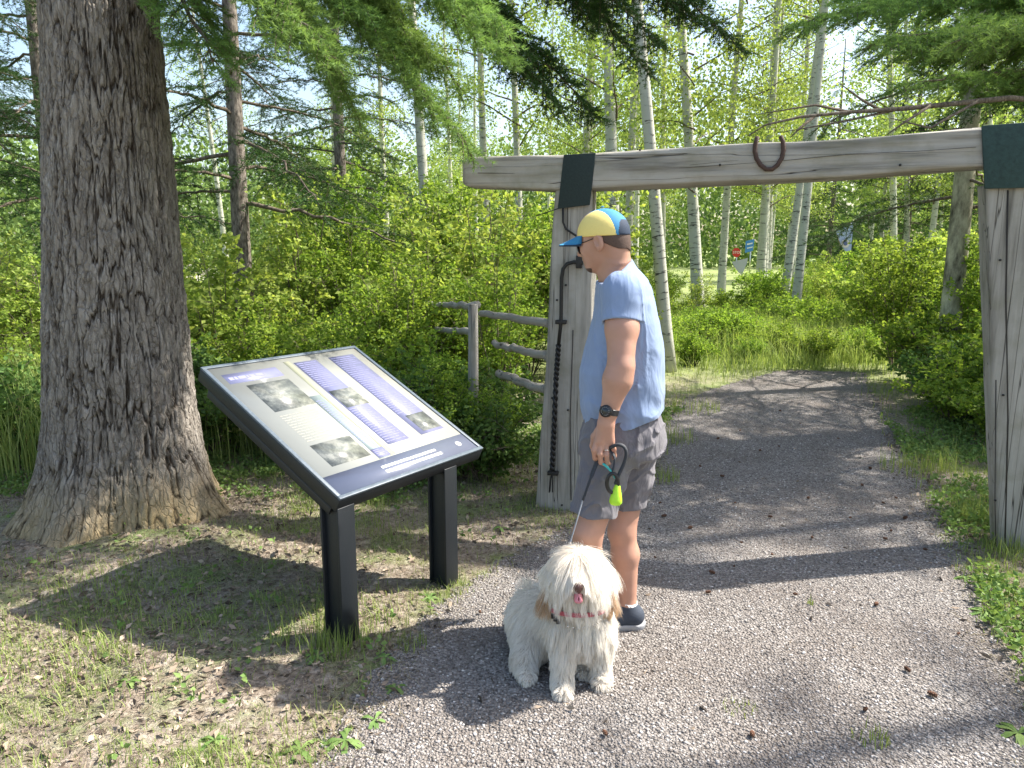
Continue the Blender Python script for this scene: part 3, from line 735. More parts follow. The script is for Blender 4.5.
# higher limbs over the gate; their unlit look comes from the darker needle colour
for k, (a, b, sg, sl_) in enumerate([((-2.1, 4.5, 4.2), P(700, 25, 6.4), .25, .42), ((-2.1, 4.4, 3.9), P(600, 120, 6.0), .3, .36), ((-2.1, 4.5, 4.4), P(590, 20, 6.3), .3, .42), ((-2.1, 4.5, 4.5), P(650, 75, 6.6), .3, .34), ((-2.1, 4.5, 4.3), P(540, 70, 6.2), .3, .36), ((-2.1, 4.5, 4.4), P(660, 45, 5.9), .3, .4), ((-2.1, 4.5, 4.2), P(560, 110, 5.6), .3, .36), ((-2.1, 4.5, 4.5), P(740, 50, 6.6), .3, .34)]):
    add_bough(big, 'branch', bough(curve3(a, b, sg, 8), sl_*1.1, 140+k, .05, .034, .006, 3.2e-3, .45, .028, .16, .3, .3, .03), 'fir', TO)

# prototype boughs for whole firs (unit length along +X, drooping a bit)
def proto_bough(seed, bare=0.0):
    L = 2.0
    ax = curve3((0, 0, 0), (L, 0, -.25), .12, 8)
    wd, V, F, r = bough(ax, .62, seed, .09, .045, .008, 7e-3, .18, .055, .17, .3, .3, .022, bare)
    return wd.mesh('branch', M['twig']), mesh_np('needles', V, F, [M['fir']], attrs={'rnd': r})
pb = [proto_bough(s, b) for s, b in ((1, .05), (2, .15), (3, .25), (4, .5))]
def trunk_mesh(r0, h, mat, seed=0, lean=0.0, seg=26, n=12, bend=.04):
    mb = MB(); z = np.linspace(-.05, h, seg)
    x = bend*h*.2*np.sin(z/h*3+seed)+lean*z; y = bend*h*.2*np.cos(z/h*2.3+seed*2)-bend*h*.2*math.cos(seed*2)
    x -= x[0]
    rr = r0*(1-z/h*.85); rr[0] *= 1.35; rr[1] *= 1.1
    tube(mb, np.stack([x, y, z], 1), rr, n); return mb.mesh('trunk', mat, True)
def fir(loc, h, nb, L, r0, z0, label, group=None, seed=0, mat='bark2', protos=(0, 1, 2), zmax=None, power=1.0, skip=None):
    e = empty('fir_tree', loc); tag(e, label, 'tree', group)
    child('trunk', trunk_mesh(r0, h, M[mat], seed, 0, bend=.02), e)
    r_ = random.Random(seed)
    for k in range(nb):
        z = z0+(min(h*.97, zmax or h*.97)-z0)*((k+.5)/nb)**power; a = k*2.4+r_.uniform(-.4, .4)
        if skip and skip(z, a): continue
        s = L*(1-(z-z0*.5)/(h*1.02-z0*.5))*r_.uniform(.75, 1.15)/2.0+.08
        w_, nn_ = pb[r_.choice(protos)]
        b = child('branch', w_, e, (0, 0, z)); b.rotation_euler = (r_.uniform(-.2, .2), r_.uniform(-.1, .25), a); b.scale = (s,)*3
        child('needles', nn_, b)
    return e
# left background fir (thin trunk right of the big tree) and darker ones
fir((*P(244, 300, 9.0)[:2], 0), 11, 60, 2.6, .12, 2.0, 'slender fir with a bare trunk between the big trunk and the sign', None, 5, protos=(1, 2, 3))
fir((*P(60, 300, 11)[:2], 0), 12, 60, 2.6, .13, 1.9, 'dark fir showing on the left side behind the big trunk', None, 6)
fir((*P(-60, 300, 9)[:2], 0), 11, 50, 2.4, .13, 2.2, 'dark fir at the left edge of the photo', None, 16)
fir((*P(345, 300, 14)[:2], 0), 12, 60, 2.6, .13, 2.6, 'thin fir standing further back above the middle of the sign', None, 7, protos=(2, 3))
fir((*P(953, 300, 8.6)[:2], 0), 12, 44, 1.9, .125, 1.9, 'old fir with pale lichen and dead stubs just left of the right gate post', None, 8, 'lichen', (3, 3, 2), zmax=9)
# large fir just outside the right edge; its boughs hang into the upper right corner and shade the path
RX, RY = 6.0, 6.7
rf = fir((RX, RY, 0), 15, 58, 2.8, .24, 3.2, 'big fir at the right, its green boughs hanging into the top right corner', None, 9, protos=(0, 1, 2), power=1.15)
rb = [((RX-.2, RY, 3.3), P(870, 45, 4.9), .15, .42, .1), ((RX-.2, RY-.1, 3.6), P(790, 25, 5.2), .2, .42, .1), ((RX-.2, RY, 3.0), P(900, 85, 4.8), .1, .3, .35), ((RX-.2, RY-.2, 3.5), P(960, 40, 4.2), .1, .4, .1), ((RX-.2, RY+.2, 3.2), P(920, 50, 5.6), .1, .45, .1), ((RX-.1, RY+.2, 3.0), P(975, 100, 5.4), .1, .35, .1), ((RX-.2, RY+.3, 3.6), P(840, 0, 5.8), .1, .45, .1)]
for k, (a, b, sg, sl_, ba) in enumerate(rb):
    add_bough(rf, 'branch', bough(curve3(a, b, sg, 8), sl_*1.1, 160+k, .045, .03, .005, 2.8e-3, .3, .028, .16, .35, .3, .02, ba), 'fir_lit', (RX, RY, 0))
fir((8.0, 5.7, 0), 10.5, 46, 2.2, .16, 3.2, 'unseen second fir behind the big one at the right, added to shade the path', None, 19, protos=(0, 1, 2))  # tree out of view, added for shade on the middle of the path
fir((9.6, 7.9, 0), 15, 34, 2.2, .18, 5, 'unseen third fir at the right beyond the gate, added to shade the far path', None, 20)  # never in view; placed so its crown shades the path past the gate
fir((10.2, 4.4, 0), 14, 34, 1.8, .18, 6, 'unseen tall thin fir at the right nearest the camera, added to dapple the foreground', None, 21, protos=(1, 2, 3))  # sparse unseen crown, put in for dappled shade near the camera
# long bare limb above the beam, forking
mb = MB()
q0 = np.array([RX-.2, RY-.3, 2.65])
pth = np.array([q0, P(1010, 98, 4.75), P(960, 103, 4.6), P(900, 109, 4.5), P(850, 112, 4.45), P(800, 117, 4.4), P(765, 125, 4.4), P(748, 136, 4.4)])
tube(mb, pth, [.02, .017, .015, .013, .010, .008, .005, .003], 8)
for (a, b, c_) in [((905, 108), (840, 122), (778, 133)), ((850, 112), (815, 105), (760, 114)), ((980, 100), (930, 128), (890, 118)), ((880, 110), (862, 100), (838, 82)), ((815, 116), (800, 128), (790, 138)), ((930, 106), (905, 122), (885, 136))]:
    tube(mb, [P(*a, 4.52), P(*b, 4.45), P(*c_, 4.4)], [.009, .007, .002], 6)
mb.V = [v-np.array([RX, RY, 0]) for v in mb.V]
child('dead_limb', mb.mesh('dead_limb', M['twig'], True), rf)

# ------------------------------------------------------------------ broadleaf crowns
def shrub_mesh(seed, h, rad, nst, nleaf, ls, matn):
    r_ = np.random.default_rng(seed); mb = MB(); Pp = []; Dd = []
    for k in range(nst):
        a = r_.random()*2*PI; q = rad*(r_.random()**.6); hh = h*(1-.35*(q/rad)**2)*(.65+.45*r_.random())
        b = np.array([.06*rad*math.cos(a), .06*rad*math.sin(a), 0]); t = np.array([q*math.cos(a), q*math.sin(a), hh])
        u = np.linspace(0, 1, 7)[:, None]; p = b+(t-b)*u*np.array([1, 1, 1.])+np.array([0, 0, 1])*.15*h*np.sin(u*PI)+r_.normal(size=(7, 3))*.02*u
        tube(mb, p, np.linspace(.008, .002, 7), 4, cap=False)
        nsub = 9
        for s in range(nsub):
            f = .18+.82*(s+r_.random())/nsub; p0 = np.array([np.interp(f, u[:, 0], p[:, c]) for c in range(3)])
            d = r_.normal(size=3); d[2] = abs(d[2])*.5+.1; d /= np.linalg.norm(d); l = (.12+.22*r_.random())*min(1, h)
            tube(mb, [p0, p0+d*l*.6, p0+d*l+np.array([0, 0, -.02])], [.003, .002, .001], 3, cap=False)
            m = max(2, int(nleaf/(nst*nsub))); w_ = r_.random((m, 1))**.7
            pp = p0+d*l*w_+r_.normal(size=(m, 3))*.028
            Pp.append(pp); dd = d*.5+r_.normal(size=(m, 3))*.7; dd[:, 2] = dd[:, 2]*.5-.05; Dd.append(dd)
    Pp = np.concatenate(Pp); Dd = np.concatenate(Dd); nn = len(Pp)
    Pp[:, 2] = np.maximum(Pp[:, 2], .02)
    V, F, r = leaves(Pp, Dd, ls*(.6+.7*r_.random(nn)), ls*.62, .12)
    return mb.mesh('stem', M['twig']), mesh_np('foliage', V, F, [M[matn]], attrs={'rnd': r})
sh = [shrub_mesh(11, 1.5, .75, 26, 6500, .05, 'shrub'), shrub_mesh(12, 1.7, .7, 24, 6000, .045, 'shrub'), shrub_mesh(13, 1.3, .8, 28, 6500, .055, 'shrub'), shrub_mesh(14, 2.3, .8, 26, 7000, .055, 'shrub')]
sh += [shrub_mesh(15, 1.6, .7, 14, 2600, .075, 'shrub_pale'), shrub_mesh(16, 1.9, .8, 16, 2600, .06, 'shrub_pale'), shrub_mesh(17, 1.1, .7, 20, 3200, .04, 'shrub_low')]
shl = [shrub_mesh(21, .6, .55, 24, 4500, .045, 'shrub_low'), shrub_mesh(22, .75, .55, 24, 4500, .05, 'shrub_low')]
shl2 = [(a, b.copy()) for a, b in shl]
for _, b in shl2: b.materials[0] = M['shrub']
def shrub(x, y, pr, s, label, group, zs=1.0, name='leafy_shrub'):
    e = empty(name, (x, y, float(gz(x, y))-.02), random.random()*6.28); tag(e, label, 'shrub', group); e.scale = (s, s, s*zs)
    child('stem', pr[0], e); child('foliage', pr[1], e)
gA = 'leafy shrubs in the thicket behind the sign'; lA = 'bright green leafy shrub in the thicket behind the sign and fence'
gB = 'shrubs right of the path beyond the gate'; lB = 'yellow green shrub in the bank right of the path beyond the gate'
gC = 'shrubs straight ahead beyond the end of the path'; lC = 'sunlit leafy shrub in the thicket where the path ends'
gD = 'shrubs left of the big trunk'; lD = 'green shrub in the undergrowth left of the big trunk'
R_ = random.Random(3)
def far_from(lst, x, y, d): return all((x-a)**2+(y-b)**2 > d*d for a, b in lst)
pl = []
def fill(n, x0, x1, y0, y1, d, cond, prs, s0, s1, lab, grp, zs=1.0, name='leafy_shrub', wide=False):
    c = 0
    for _ in range(n*30):
        if c >= n: break
        x, y = R_.uniform(x0, x1), R_.uniform(y0, y1)
        if (.43 < x/y < .48 and 11 < y < 20) or (not wide and abs(x) > .74*y+.8) or not cond(x, y) or not far_from(pl, x, y, d) or pathd(x, y) > -.45: continue
        pl.append((x, y)); shrub(x, y, R_.choice(prs), R_.uniform(s0, s1), lab, grp, zs, name); c += 1
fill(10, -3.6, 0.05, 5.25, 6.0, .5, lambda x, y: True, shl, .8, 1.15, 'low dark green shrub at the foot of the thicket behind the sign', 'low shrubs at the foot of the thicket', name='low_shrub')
fill(14, -6, .1, 5.8, 7.2, .75, lambda x, y: not (x > -1.6 and y < 6.3), sh[:3]+sh[4:], .55, .95, lA, gA)
fill(28, -9, 1.0, 7.2, 10.5, .85, lambda x, y: x < 1.0, sh[:3]+sh[4:], .6, 1.2, lA, gA)
fill(26, -12, 1.6, 10.5, 15, 1.1, lambda x, y: True, sh[:3]+sh[4:], .7, 1.3, lA, gA)
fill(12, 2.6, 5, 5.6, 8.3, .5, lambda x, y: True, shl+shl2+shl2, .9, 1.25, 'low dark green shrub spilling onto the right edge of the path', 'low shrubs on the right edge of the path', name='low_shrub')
for x_, y_, k_, s_ in ((-.62, 5.62, 0, .62), (-1.02, 6.6, 1, .85), (-.75, 6.9, 0, .95), (-1.4, 6.1, 2, .8), (-.35, 5.0, 2, .42), (-.52, 5.12, 0, .5), (-.12, 5.05, 1, .36)):
    pl.append((x_, y_)); shrub(x_, y_, sh[k_], s_, 'leafy shrub growing through the left rails of the fence', 'shrubs growing through the fence')
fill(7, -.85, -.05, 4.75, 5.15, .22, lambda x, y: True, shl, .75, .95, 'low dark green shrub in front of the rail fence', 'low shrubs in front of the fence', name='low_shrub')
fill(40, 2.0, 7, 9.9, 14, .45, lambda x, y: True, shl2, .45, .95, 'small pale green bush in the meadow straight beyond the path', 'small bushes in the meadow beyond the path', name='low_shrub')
fill(14, 3.4, 6.5, 6.6, 9.6, .7, lambda x, y: x > .46*y+.35, sh, .7, .95, lB, gB)
fill(22, 5.2, 12, 9, 14, .9, lambda x, y: y < 30 and x > .42*y+.6, sh+sh[4:6], .7, 1.15, lB, gB)
fill(16, 1.5, 9, 12.5, 16, 1.0, lambda x, y: not (.27 < x/y < .36), sh[4:6]+sh[:2], .5, .75, lC, gC)
fill(26, -2, 14, 16, 22, 1.3, lambda x, y: not (.27 < x/y < .36), sh[:3]+sh[4:6]*2, .6, .95, lC, gC)
fill(16, 3.9, 8, 10, 14, .6, lambda x, y: .44*y < x < .62*y and not .43 < x/y < .475, sh, .9, 1.25, 'tall yellow green bush behind the bank right of the path', 'tall bushes right of the path')
fill(16, 1.8, 6.6, 11.8, 15.5, .6, lambda x, y: .14 < x/y < .46, shl2+sh[2:3], .75, 1.0, lC, gC)
fill(16, -3, .9, 8.2, 12.5, .6, lambda x, y: x > -.3*y, [sh[3], sh[1], sh[5]], 1.0, 1.35, 'tall light green bush rising behind the rail fence', 'tall bushes behind the fence')
fill(16, 5.2, 12, 2.5, 9, 1.0, lambda x, y: x > .74*y+.9, sh, .8, 1.2, 'leafy shrub right of the gateway, outside the picture', 'shrubs right of the gateway', wide=True)
fill(12, -12, -4.2, 2.0, 8, 1.0, lambda x, y: -x > .74*y+.9, sh, .8, 1.2, 'leafy shrub left of the big trunk, outside the picture', 'shrubs at the far left', wide=True)
fill(6, -6, -3, 5.8, 9, .6, lambda x, y: x < -.6*y, sh[:3], .7, 1.0, lD, gD)

# aspens
def aspen_protos(seed, h, z0, rad, nleaf, ls, bare=False):
    r_ = np.random.default_rng(seed); mb = MB(); Pp = []; Dd = []
    for k in range(34):
        z = z0+(h-z0)*((k+.5)/34)**1.1; a = k*2.4+r_.normal()*.3; L = rad*(1-.6*(z-z0)/(h-z0))*(.55+.6*r_.random())
        d = np.array([math.cos(a), math.sin(a), .35+.3*r_.random()])
        u = np.linspace(0, 1, 6)[:, None]; p = np.array([0, 0, z])+d*L*u+r_.normal(size=(6, 3))*.04*u; p[:, 2] -= .12*L*u[:, 0]**2
        tube(mb, p, np.linspace(.022, .004, 6), 4, cap=False)
        for s in range(5):
            f = .3+.7*r_.random(); c = np.array([np.interp(f, u[:, 0], p[:, q]) for q in range(3)])
            m = nleaf//(34*5); g = r_.normal(size=3)*.22
            Pp.append(c+g+r_.normal(size=(m, 3))*np.array([.22, .22, .15])); Dd.append(r_.normal(size=(m, 3)))
    Pp = np.concatenate(Pp); Dd = np.concatenate(Dd); Dd[:, 2] -= .3
    k_ = (Pp[:, 2] < 6.5) | (r_.random(len(Pp)) < .35); Pp, Dd = Pp[k_], Dd[k_]
    V, F, r = leaves(Pp, Dd, ls*(.7+.5*r_.random(len(Pp))), ls*.8, .08)
    return mb.mesh('limbs', M['twig']), mesh_np('crown', V, F, [M['aspen']], attrs={'rnd': r})
ac = [aspen_protos(31, 13, 2.6, 1.7, 9500, .075), aspen_protos(32, 14, 3.0, 1.9, 9500, .08), aspen_protos(33, 12, 3.6, 1.5, 8000, .07), aspen_protos(34, 15, 5.5, 1.9, 8000, .07)]
tm = [trunk_mesh(.085, 14, M['aspen_bark'], s) for s in (1, 2, 3)]
tm_bare = trunk_mesh(.085, 14, M['aspen_bark'], 1)
def aspen(x, y, tilt, az, r, pr, label, group=None, hs=1.0):
    e = empty('aspen_tree', (x, y, float(gz(x, y)))); e.rotation_euler = (0, tilt, az); e.scale = (hs,)*3
    tag(e, label, 'tree', group)
    t = child('trunk', R_.choice(tm), e); t.scale = (r/.085/hs, r/.085/hs, 1)
    a = child('limbs', pr[0], e); b = child('crown', pr[1], e); a.rotation_euler = b.rotation_euler = (0, 0, R_.random()*6)
# base px, px at the top of frame, distance -> lean within the picture plane
gT = 'white aspens beyond the gate'
main = [((668, 372), (640, 60), 9.3, .085, 3, 'nearest white aspen, leaning left, just right of the man'),
        ((698, 283), (693, 0), 16, .14, 0, 'straight thick aspen beyond the gate, right of the nearest one'),
        ((722, 290), (748, 0), 19, .11, 1, 'thin aspen leaning right under the left half of the beam'),
        ((764, 290), (783, 0), 21, .12, 0, 'aspen behind the horseshoe, leaning slightly right'),
        ((782, 310), (815, 60), 15, .09, 3, 'left one of the pair of leaning aspens right of the horseshoe'),
        ((797, 300), (830, 40), 14, .09, 3, 'right one of the pair of leaning aspens right of the horseshoe'),
        ((616, 300), (617, 0), 13, .12, 2, 'aspen rising behind the left gate post and the cap'),
        ((605, 300), (610, 0), 18, .11, 3, 'aspen close behind the left gate post'),
        ((522, 300), (519, 60), 16, .09, 2, 'thin aspen left of the left gate post above the fence'),
        ((489, 300), (487, 90), 17, .10, 3, 'aspen behind the left end of the beam'),
        ((431, 300), (420, 30), 14, .11, 3, 'pale aspen left of the beam, above the sign'),
        ((893, 290), (890, 120), 20, .10, 1, 'thin aspen between the leaning pair and the lichened fir'),
        ((905, 290), (906, 120), 25, .10, 0, 'second thin aspen left of the lichened fir'),
        ((1000, 290), (985, 120), 15, .10, 0, 'aspen behind the right gate post')]
for (b, t, Y_, r, k, lb) in main:
    p0 = P(b[0], b[1], Y_); p1 = P(t[0], t[1], Y_)
    tilt = math.atan2(p1[0]-p0[0], p1[2]-p0[2])
    x0 = p0[0]-math.tan(tilt)*p0[2]
    aspen(x0, Y_, tilt, 0, r, ac[k], lb, gT)
occ = [(p[0], p[1]) for p in []]
lb = 'slim aspen deeper in the wood behind the gate'; c = 0
for _ in range(2000):
    if c >= 34: break
    y = R_.uniform(15, 46); x = R_.uniform(-.72*y-1, .72*y+1)
    q = x/y
    if (.285 < q < .33 or .425 < q < .475) and y < 48: continue
    if q < -.25 and R_.random() < .72: continue
    if q < .12 and R_.random() < .35: continue
    if not far_from(occ, x, y, 1.6): continue
    occ.append((x, y)); c += 1
    aspen(x, y, R_.uniform(-.06, .06), R_.random()*6, R_.uniform(.08, .13), R_.choice(ac), lb if q > -.2 else 'slim aspen in the open wood far behind the sign', 'aspens deeper in the wood' if q > -.2 else 'aspens far behind the sign', R_.uniform(.8, 1.1))
for k, (u, Y_) in enumerate([(900, 26), (825, 36), (980, 24)]):
    fir((*P(u, 300, Y_)[:2], 0), 11, 56, 3.0, .14, 1.0, 'dark green fir among the aspens deep in the wood', 'firs deep in the wood', 30+k, zmax=11)
# far wood as one mass
nn = 190000; a = rng.random(nn)*2.6-1.3; d = 52+30*rng.random(nn); x = np.sin(a)*d; y = np.cos(a)*d
top = 6.5+5.0*(.5+.5*fbm(x*.09, y*.09, 0, 88, 3))*np.where(x/y > -.1, 1.5, .75)
z = top*rng.random(nn)**1.1
P0 = np.stack([x, y, z], 1)+.5*rng.normal(size=(nn, 3))
V, F, r = leaves(P0, unit(nn), .34, .3, .1)
o = mk('far_woods', mesh_np('far_woods', V, F, [M['far']], attrs={'rnd': r})); tag(o, 'distant green wood closing the view behind the trees', 'woods', kind='stuff')


# ================================================================== INFORMATION SIGN
az, tilt, SW, SL = .961, .465, .895, .953
P0 = np.array([-.650, 2.672, .618]); e_ = np.array([math.cos(az), math.sin(az), 0]); n_ = np.array([-math.sin(az), math.cos(az), 0])
u_ = n_*math.cos(tilt)+np.array([0, 0, math.sin(tilt)]); w_ = np.cross(e_, u_)
RS = np.stack([e_, u_, w_], 1)
so_ = np.array([P0[0], P0[1], 0.0])
def sp(a, b, c=0.0): return P0 - so_ + e_*a + u_*b + w_*c
def sbox(mb, a0, a1, b0, b1, c0, c1): boxm(mb, sp((a0+a1)/2, (b0+b1)/2, (c0+c1)/2), (a1-a0, b1-b0, c1-c0), RS)
sg = empty('information_sign', tuple(so_)); tag(sg, 'low slanted interpretive sign with a dark frame on two black posts', 'sign')
mb = MB(); sbox(mb, 0, SW, 0, SL, -.062, -.004); bevel(child('frame', mb.mesh('frame', M['sign_metal']), sg), .004)
mb = MB(); sbox(mb, 0, SW, 0, .018, -.004, .006); sbox(mb, 0, SW, SL-.018, SL, -.004, .006); sbox(mb, 0, .018, .018, SL-.018, -.004, .006); sbox(mb, SW-.018, SW, .018, SL-.018, -.004, .006)
bevel(child('frame_rim', mb.mesh('frame_rim', M['sign_edge']), sg), .002)
mb = MB(); sbox(mb, .012, SW-.012, .05, SL-.09, -.085, -.0625); sbox(mb, .002, .012, .03, SL-.08, -.098, -.0625); sbox(mb, .05, SW-.05, .03, .05, -.098, -.0625)
bevel(child('support_channel', mb.mesh('support_channel', M['sign_metal']), sg), .003)
RZ = np.stack([e_, n_, np.array([0, 0, 1.])], 1)
for a in (.045, .675):
    mb = MB(); c = e_*a+n_*.07; hz_ = P0[2]+.07*math.tan(tilt)-.066
    boxm(mb, c+np.array([0, 0, hz_/2-.05]), (.05, .085, hz_+.1), RZ)
    boxm(mb, c-n_*.0425+np.array([0, 0, hz_/2-.05])-n_*.005, (.085, .010, hz_+.1-.02), RZ); boxm(mb, c+n_*.0475+np.array([0, 0, hz_/2-.05]), (.085, .010, hz_+.1-.02), RZ)
    bevel(child('leg', mb.mesh('leg', M['sign_metal']), sg), .002)
def print_mat(name, c, rough=.22, photo=False):
    m, nt, out = new_mat(name); tc = nd(nt, 'TexCoord').outputs['Object']
    if photo:
        n = noise(nt, tc, 14, 6, .7); c = ramp(nt, n, [(.35, (.08, .085, .08)), (.5, (.17, .18, .16)), (.62, (.33, .33, .29))])
    else:
        n = noise(nt, tc, 7, 3); c = mixc(nt, n, tuple(x*.93 for x in c), tuple(min(1, x*1.06) for x in c))
    pbr(nt, out, c, rough, Coat_Weight=.5, Coat_Roughness=.3); return m
PB = print_mat('poster_paper', (.37, .37, .325)); PBL = print_mat('poster_blue', (.21, .215, .335)); PG = print_mat('poster_green_grey', (.27, .32, .31)); PD = print_mat('poster_dark_blue', (.13, .145, .20)); PP = print_mat('poster_photo', None, photo=True)
PW = print_mat('poster_white', (.8, .8, .78)); PLn = print_mat('poster_text_pale', (.25, .25, .42)); PLd = print_mat('poster_text_dark', (.32, .31, .27)); PY = print_mat('poster_yellow_tint', (.42, .42, .29))
m0, m1 = .019, .019
def q(a, b):  # fraction -> metres on the poster
    return m0+a*(SW-2*m0), m1+b*(SL-2*m1)
poster = None
def patch(name, mat, a0, a1, b0, b1, lvl, par):
    mb = MB(); A0, B0 = q(a0, b0); A1, B1 = q(a1, b1); sbox(mb, A0, A1, B0, B1, -.003, .0004+lvl*.0006)
    return child(name, mb.mesh(name, mat), par)
poster = patch('poster', PB, 0, 1, 0, 1, 0, sg)
for nm, mt, a0, a1, b0, b1, lv in [('caption_band', PD, 0, 1, 0, .125, 1), ('heading_band', PBL, .04, .37, .86, .94, 1), ('text_column', PBL, .50, .66, .20, .95, 1), ('text_column', PBL, .75, .94, .20, .95, 1), ('text_column', PG, .37, .44, .13, .66, 1), ('tinted_strip', PY, .445, .485, .13, .97, 1),
                                     ('photograph', PP, .11, .37, .60, .83, 1), ('photograph', PP, .10, .35, .17, .33, 1), ('photograph', PP, .51, .67, .52, .67, 2), ('photograph', PP, .79, .935, .22, .36, 2), ('text_box', PBL, .37, .455, .135, .20, 2)]:
    patch(nm, mt, a0, a1, b0, b1, lv, poster)
def textrows(mat, a0, a1, b0, b1, rows, lv, seed, th=.42):
    r_ = random.Random(seed); mb = MB(); dh = (b1-b0)/rows
    for k in range(rows):
        x = a0; y1 = b1-dh*k-dh*.25; y0 = y1-dh*th; end = a1-(a1-a0)*(r_.random()*.15 if k % 5 else r_.random()*.5)
        while x < end:
            l = r_.uniform(.012, .05); l = min(l, end-x)
            A0, B0 = q(x, y0); A1, B1 = q(x+l, y1); h_ = .0004+lv*.0006
            s0 = [sp(A0, B0, h_), sp(A1, B0, h_), sp(A1, B1, h_), sp(A0, B1, h_)]; mb.add(s0, [[0, 1, 2, 3]]); x += l+.005
    child('text_rows', mb.mesh('text_rows', mat), poster)
textrows(PLn, .51, .655, .70, .94, 14, 2, 1, .3); textrows(PLn, .51, .655, .21, .51, 17, 2, 2, .3); textrows(PLn, .76, .93, .38, .94, 31, 2, 3, .3)
textrows(PLd, .11, .36, .35, .57, 12, 1, 4, .28); textrows(PLn, .38, .45, .145, .195, 4, 3, 5); textrows(PLn, .38, .43, .25, .62, 22, 2, 6, .3)
textrows(PW, .33, .80, .068, .088, 1, 2, 7, .75); textrows(PW, .33, .80, .035, .058, 1, 2, 8, .75); textrows(PLn, .06, .34, .885, .92, 1, 2, 9, .7)
mb = MB(); A, B = q(.905, .065); cpt = []
for k in range(22):
    a = 2*PI*k/22; rr = .018*(1 if k % 2 == 0 else .68); cpt.append(sp(A+rr*math.cos(a), B+rr*math.sin(a), .0022))
mb.add(cpt+[sp(A, B, .0022)], [[k, (k+1) % 22, 22] for k in range(22)]); child('round_emblem', mb.mesh('round_emblem', PW), poster)

# ================================================================== GATE
gl = G(563, 512)[:2]; gr_ = G(1010, 551)[:2]; gd2 = (gr_-gl)/np.linalg.norm(gr_-gl); GD = np.array([gd2[0], gd2[1], 0]); GN = np.array([gd2[1], -gd2[0], 0])
GO = np.array([gl[0], gl[1], 0]); GW = np.linalg.norm(gr_-gl)
RG = np.stack([GD, -GN, np.array([0, 0, 1.])], 1)
def onface(u, v, off=0.0):      # local (s, depth, z) of a pixel on the gate's front face
    d = ray(u, v); t = ((GO-CAM)@GN + off)/(d@GN); p = CAM+d*t-GO
    return np.array([p@GD, -off, p[2]])
gate = empty('rustic_gateway', tuple(GO), math.atan2(GD[1], GD[0])); tag(gate, 'weathered timber gateway of two posts and a crossbeam over the gravel path', 'gateway')
def hewn(name, rings, mat, seed, amp=.006, res=.02, axis='z'):
    """rings: list of (t, lo, hi, d0, d1): at height t the face runs lo..hi, depth d0..d1; builds a rough squared timber"""
    rg_ = np.array(rings, float); t = np.arange(rg_[0, 0], rg_[-1, 0]+res, res); c = [np.interp(t, rg_[:, 0], rg_[:, k]) for k in range(1, 5)]
    m = 18; loop = []
    for (x0, y0, x1, y1) in ((0, 0, 1, 0), (1, 0, 1, 1), (1, 1, 0, 1), (0, 1, 0, 0)):
        for k in range(m): loop.append((x0+(x1-x0)*k/m, y0+(y1-y0)*k/m))
    loop = np.array(loop); cc = (loop-.5); rnd_ = 1-.05*np.clip((np.abs(cc).min(1)*2-.72)/.28, 0, 1)**1.5; loop = cc*rnd_[:, None]+.5
    A = c[0][:, None]+(c[1]-c[0])[:, None]*loop[None, :, 0]; B = c[2][:, None]+(c[3]-c[2])[:, None]*loop[None, :, 1]; T = t[:, None]+0*A
    off = amp*fbm(A*9, B*9, T*1.2, seed, 4)+amp*.5*vnoise(A*60, B*60, T*4, seed+3)
    ca, cb = A.mean(1, keepdims=True), B.mean(1, keepdims=True); L_ = np.hypot(A-ca, B-cb)
    A = A+(A-ca)/L_*off; B = B+(B-cb)/L_*off
    V = np.stack([A, B, T] if axis == 'z' else [T, B, A], -1).reshape(-1, 3); n = len(loop)
    i, j = np.meshgrid(np.arange(len(t)-1), np.arange(n), indexing='ij'); j2 = (j+1) % n
    F = [np.stack([i*n+j, i*n+j2, (i+1)*n+j2, (i+1)*n+j], -1).reshape(-1, 4)]
    c0 = len(V); V = np.concatenate([V, V[:n].mean(0)[None], V[-n:].mean(0)[None]]); j = np.arange(n); j2 = (j+1) % n
    F.append(np.concatenate([np.stack([np.full(n, c0), j2, j], -1), np.stack([np.full(n, c0+1), (len(t)-1)*n+j, (len(t)-1)*n+j2], -1)]))
    if axis == 'x': F = [f[:, ::-1] for f in F]
    return mesh_np(name, V, F, [mat], smooth=False)
a = [onface(535, 508), onface(586, 512), onface(545, 350), onface(592, 350), onface(553, 215), onface(592, 215)]
zt = onface(575, 190)[2]
child('post', hewn('post', [(-.08, a[0][0], a[1][0], 0, .26), (0, a[0][0], a[1][0], 0, .26), (a[2][2], a[2][0], a[3][0], 0, .25), (a[4][2], a[4][0], a[5][0]-.005, 0, .24), (zt, a[4][0]+.01, a[5][0]-.005, 0, .24)], M['wood_z'], 5), gate)
b = [onface(999, 550), onface(986, 186)]
child('post', hewn('post', [(-.08, b[0][0], b[0][0]+.36, 0, .15), (0, b[0][0], b[0][0]+.36, 0, .15), (b[1][2], b[1][0], b[1][0]+.34, .0, .15)], M['wood_z'], 15, .004), gate)
# beam: bottom and top edges read off the face
bb = [(462, 186, 158), (560, 190, 155), (700, 184, 147), (850, 177, 137), (975, 168, 127), (1060, 163, 121)]
rings = []
for (u, vb, vt) in bb:
    lo = onface(u, vb); hi = onface(u, vt); rings.append((lo[0], lo[2], hi[2], -.012, .215))
rings[0] = (rings[0][0], rings[0][1]+.012, rings[0][2]-.012, .02, .17); rings.insert(1, (rings[0][0]+.03, rings[0][1]-.015, rings[0][2]+.012, -.005, .2))
zb = rings[2][1]
me = hewn('beam', rings, M['wood_x'], 25, .008, .02, 'x'); child('beam', me, gate)
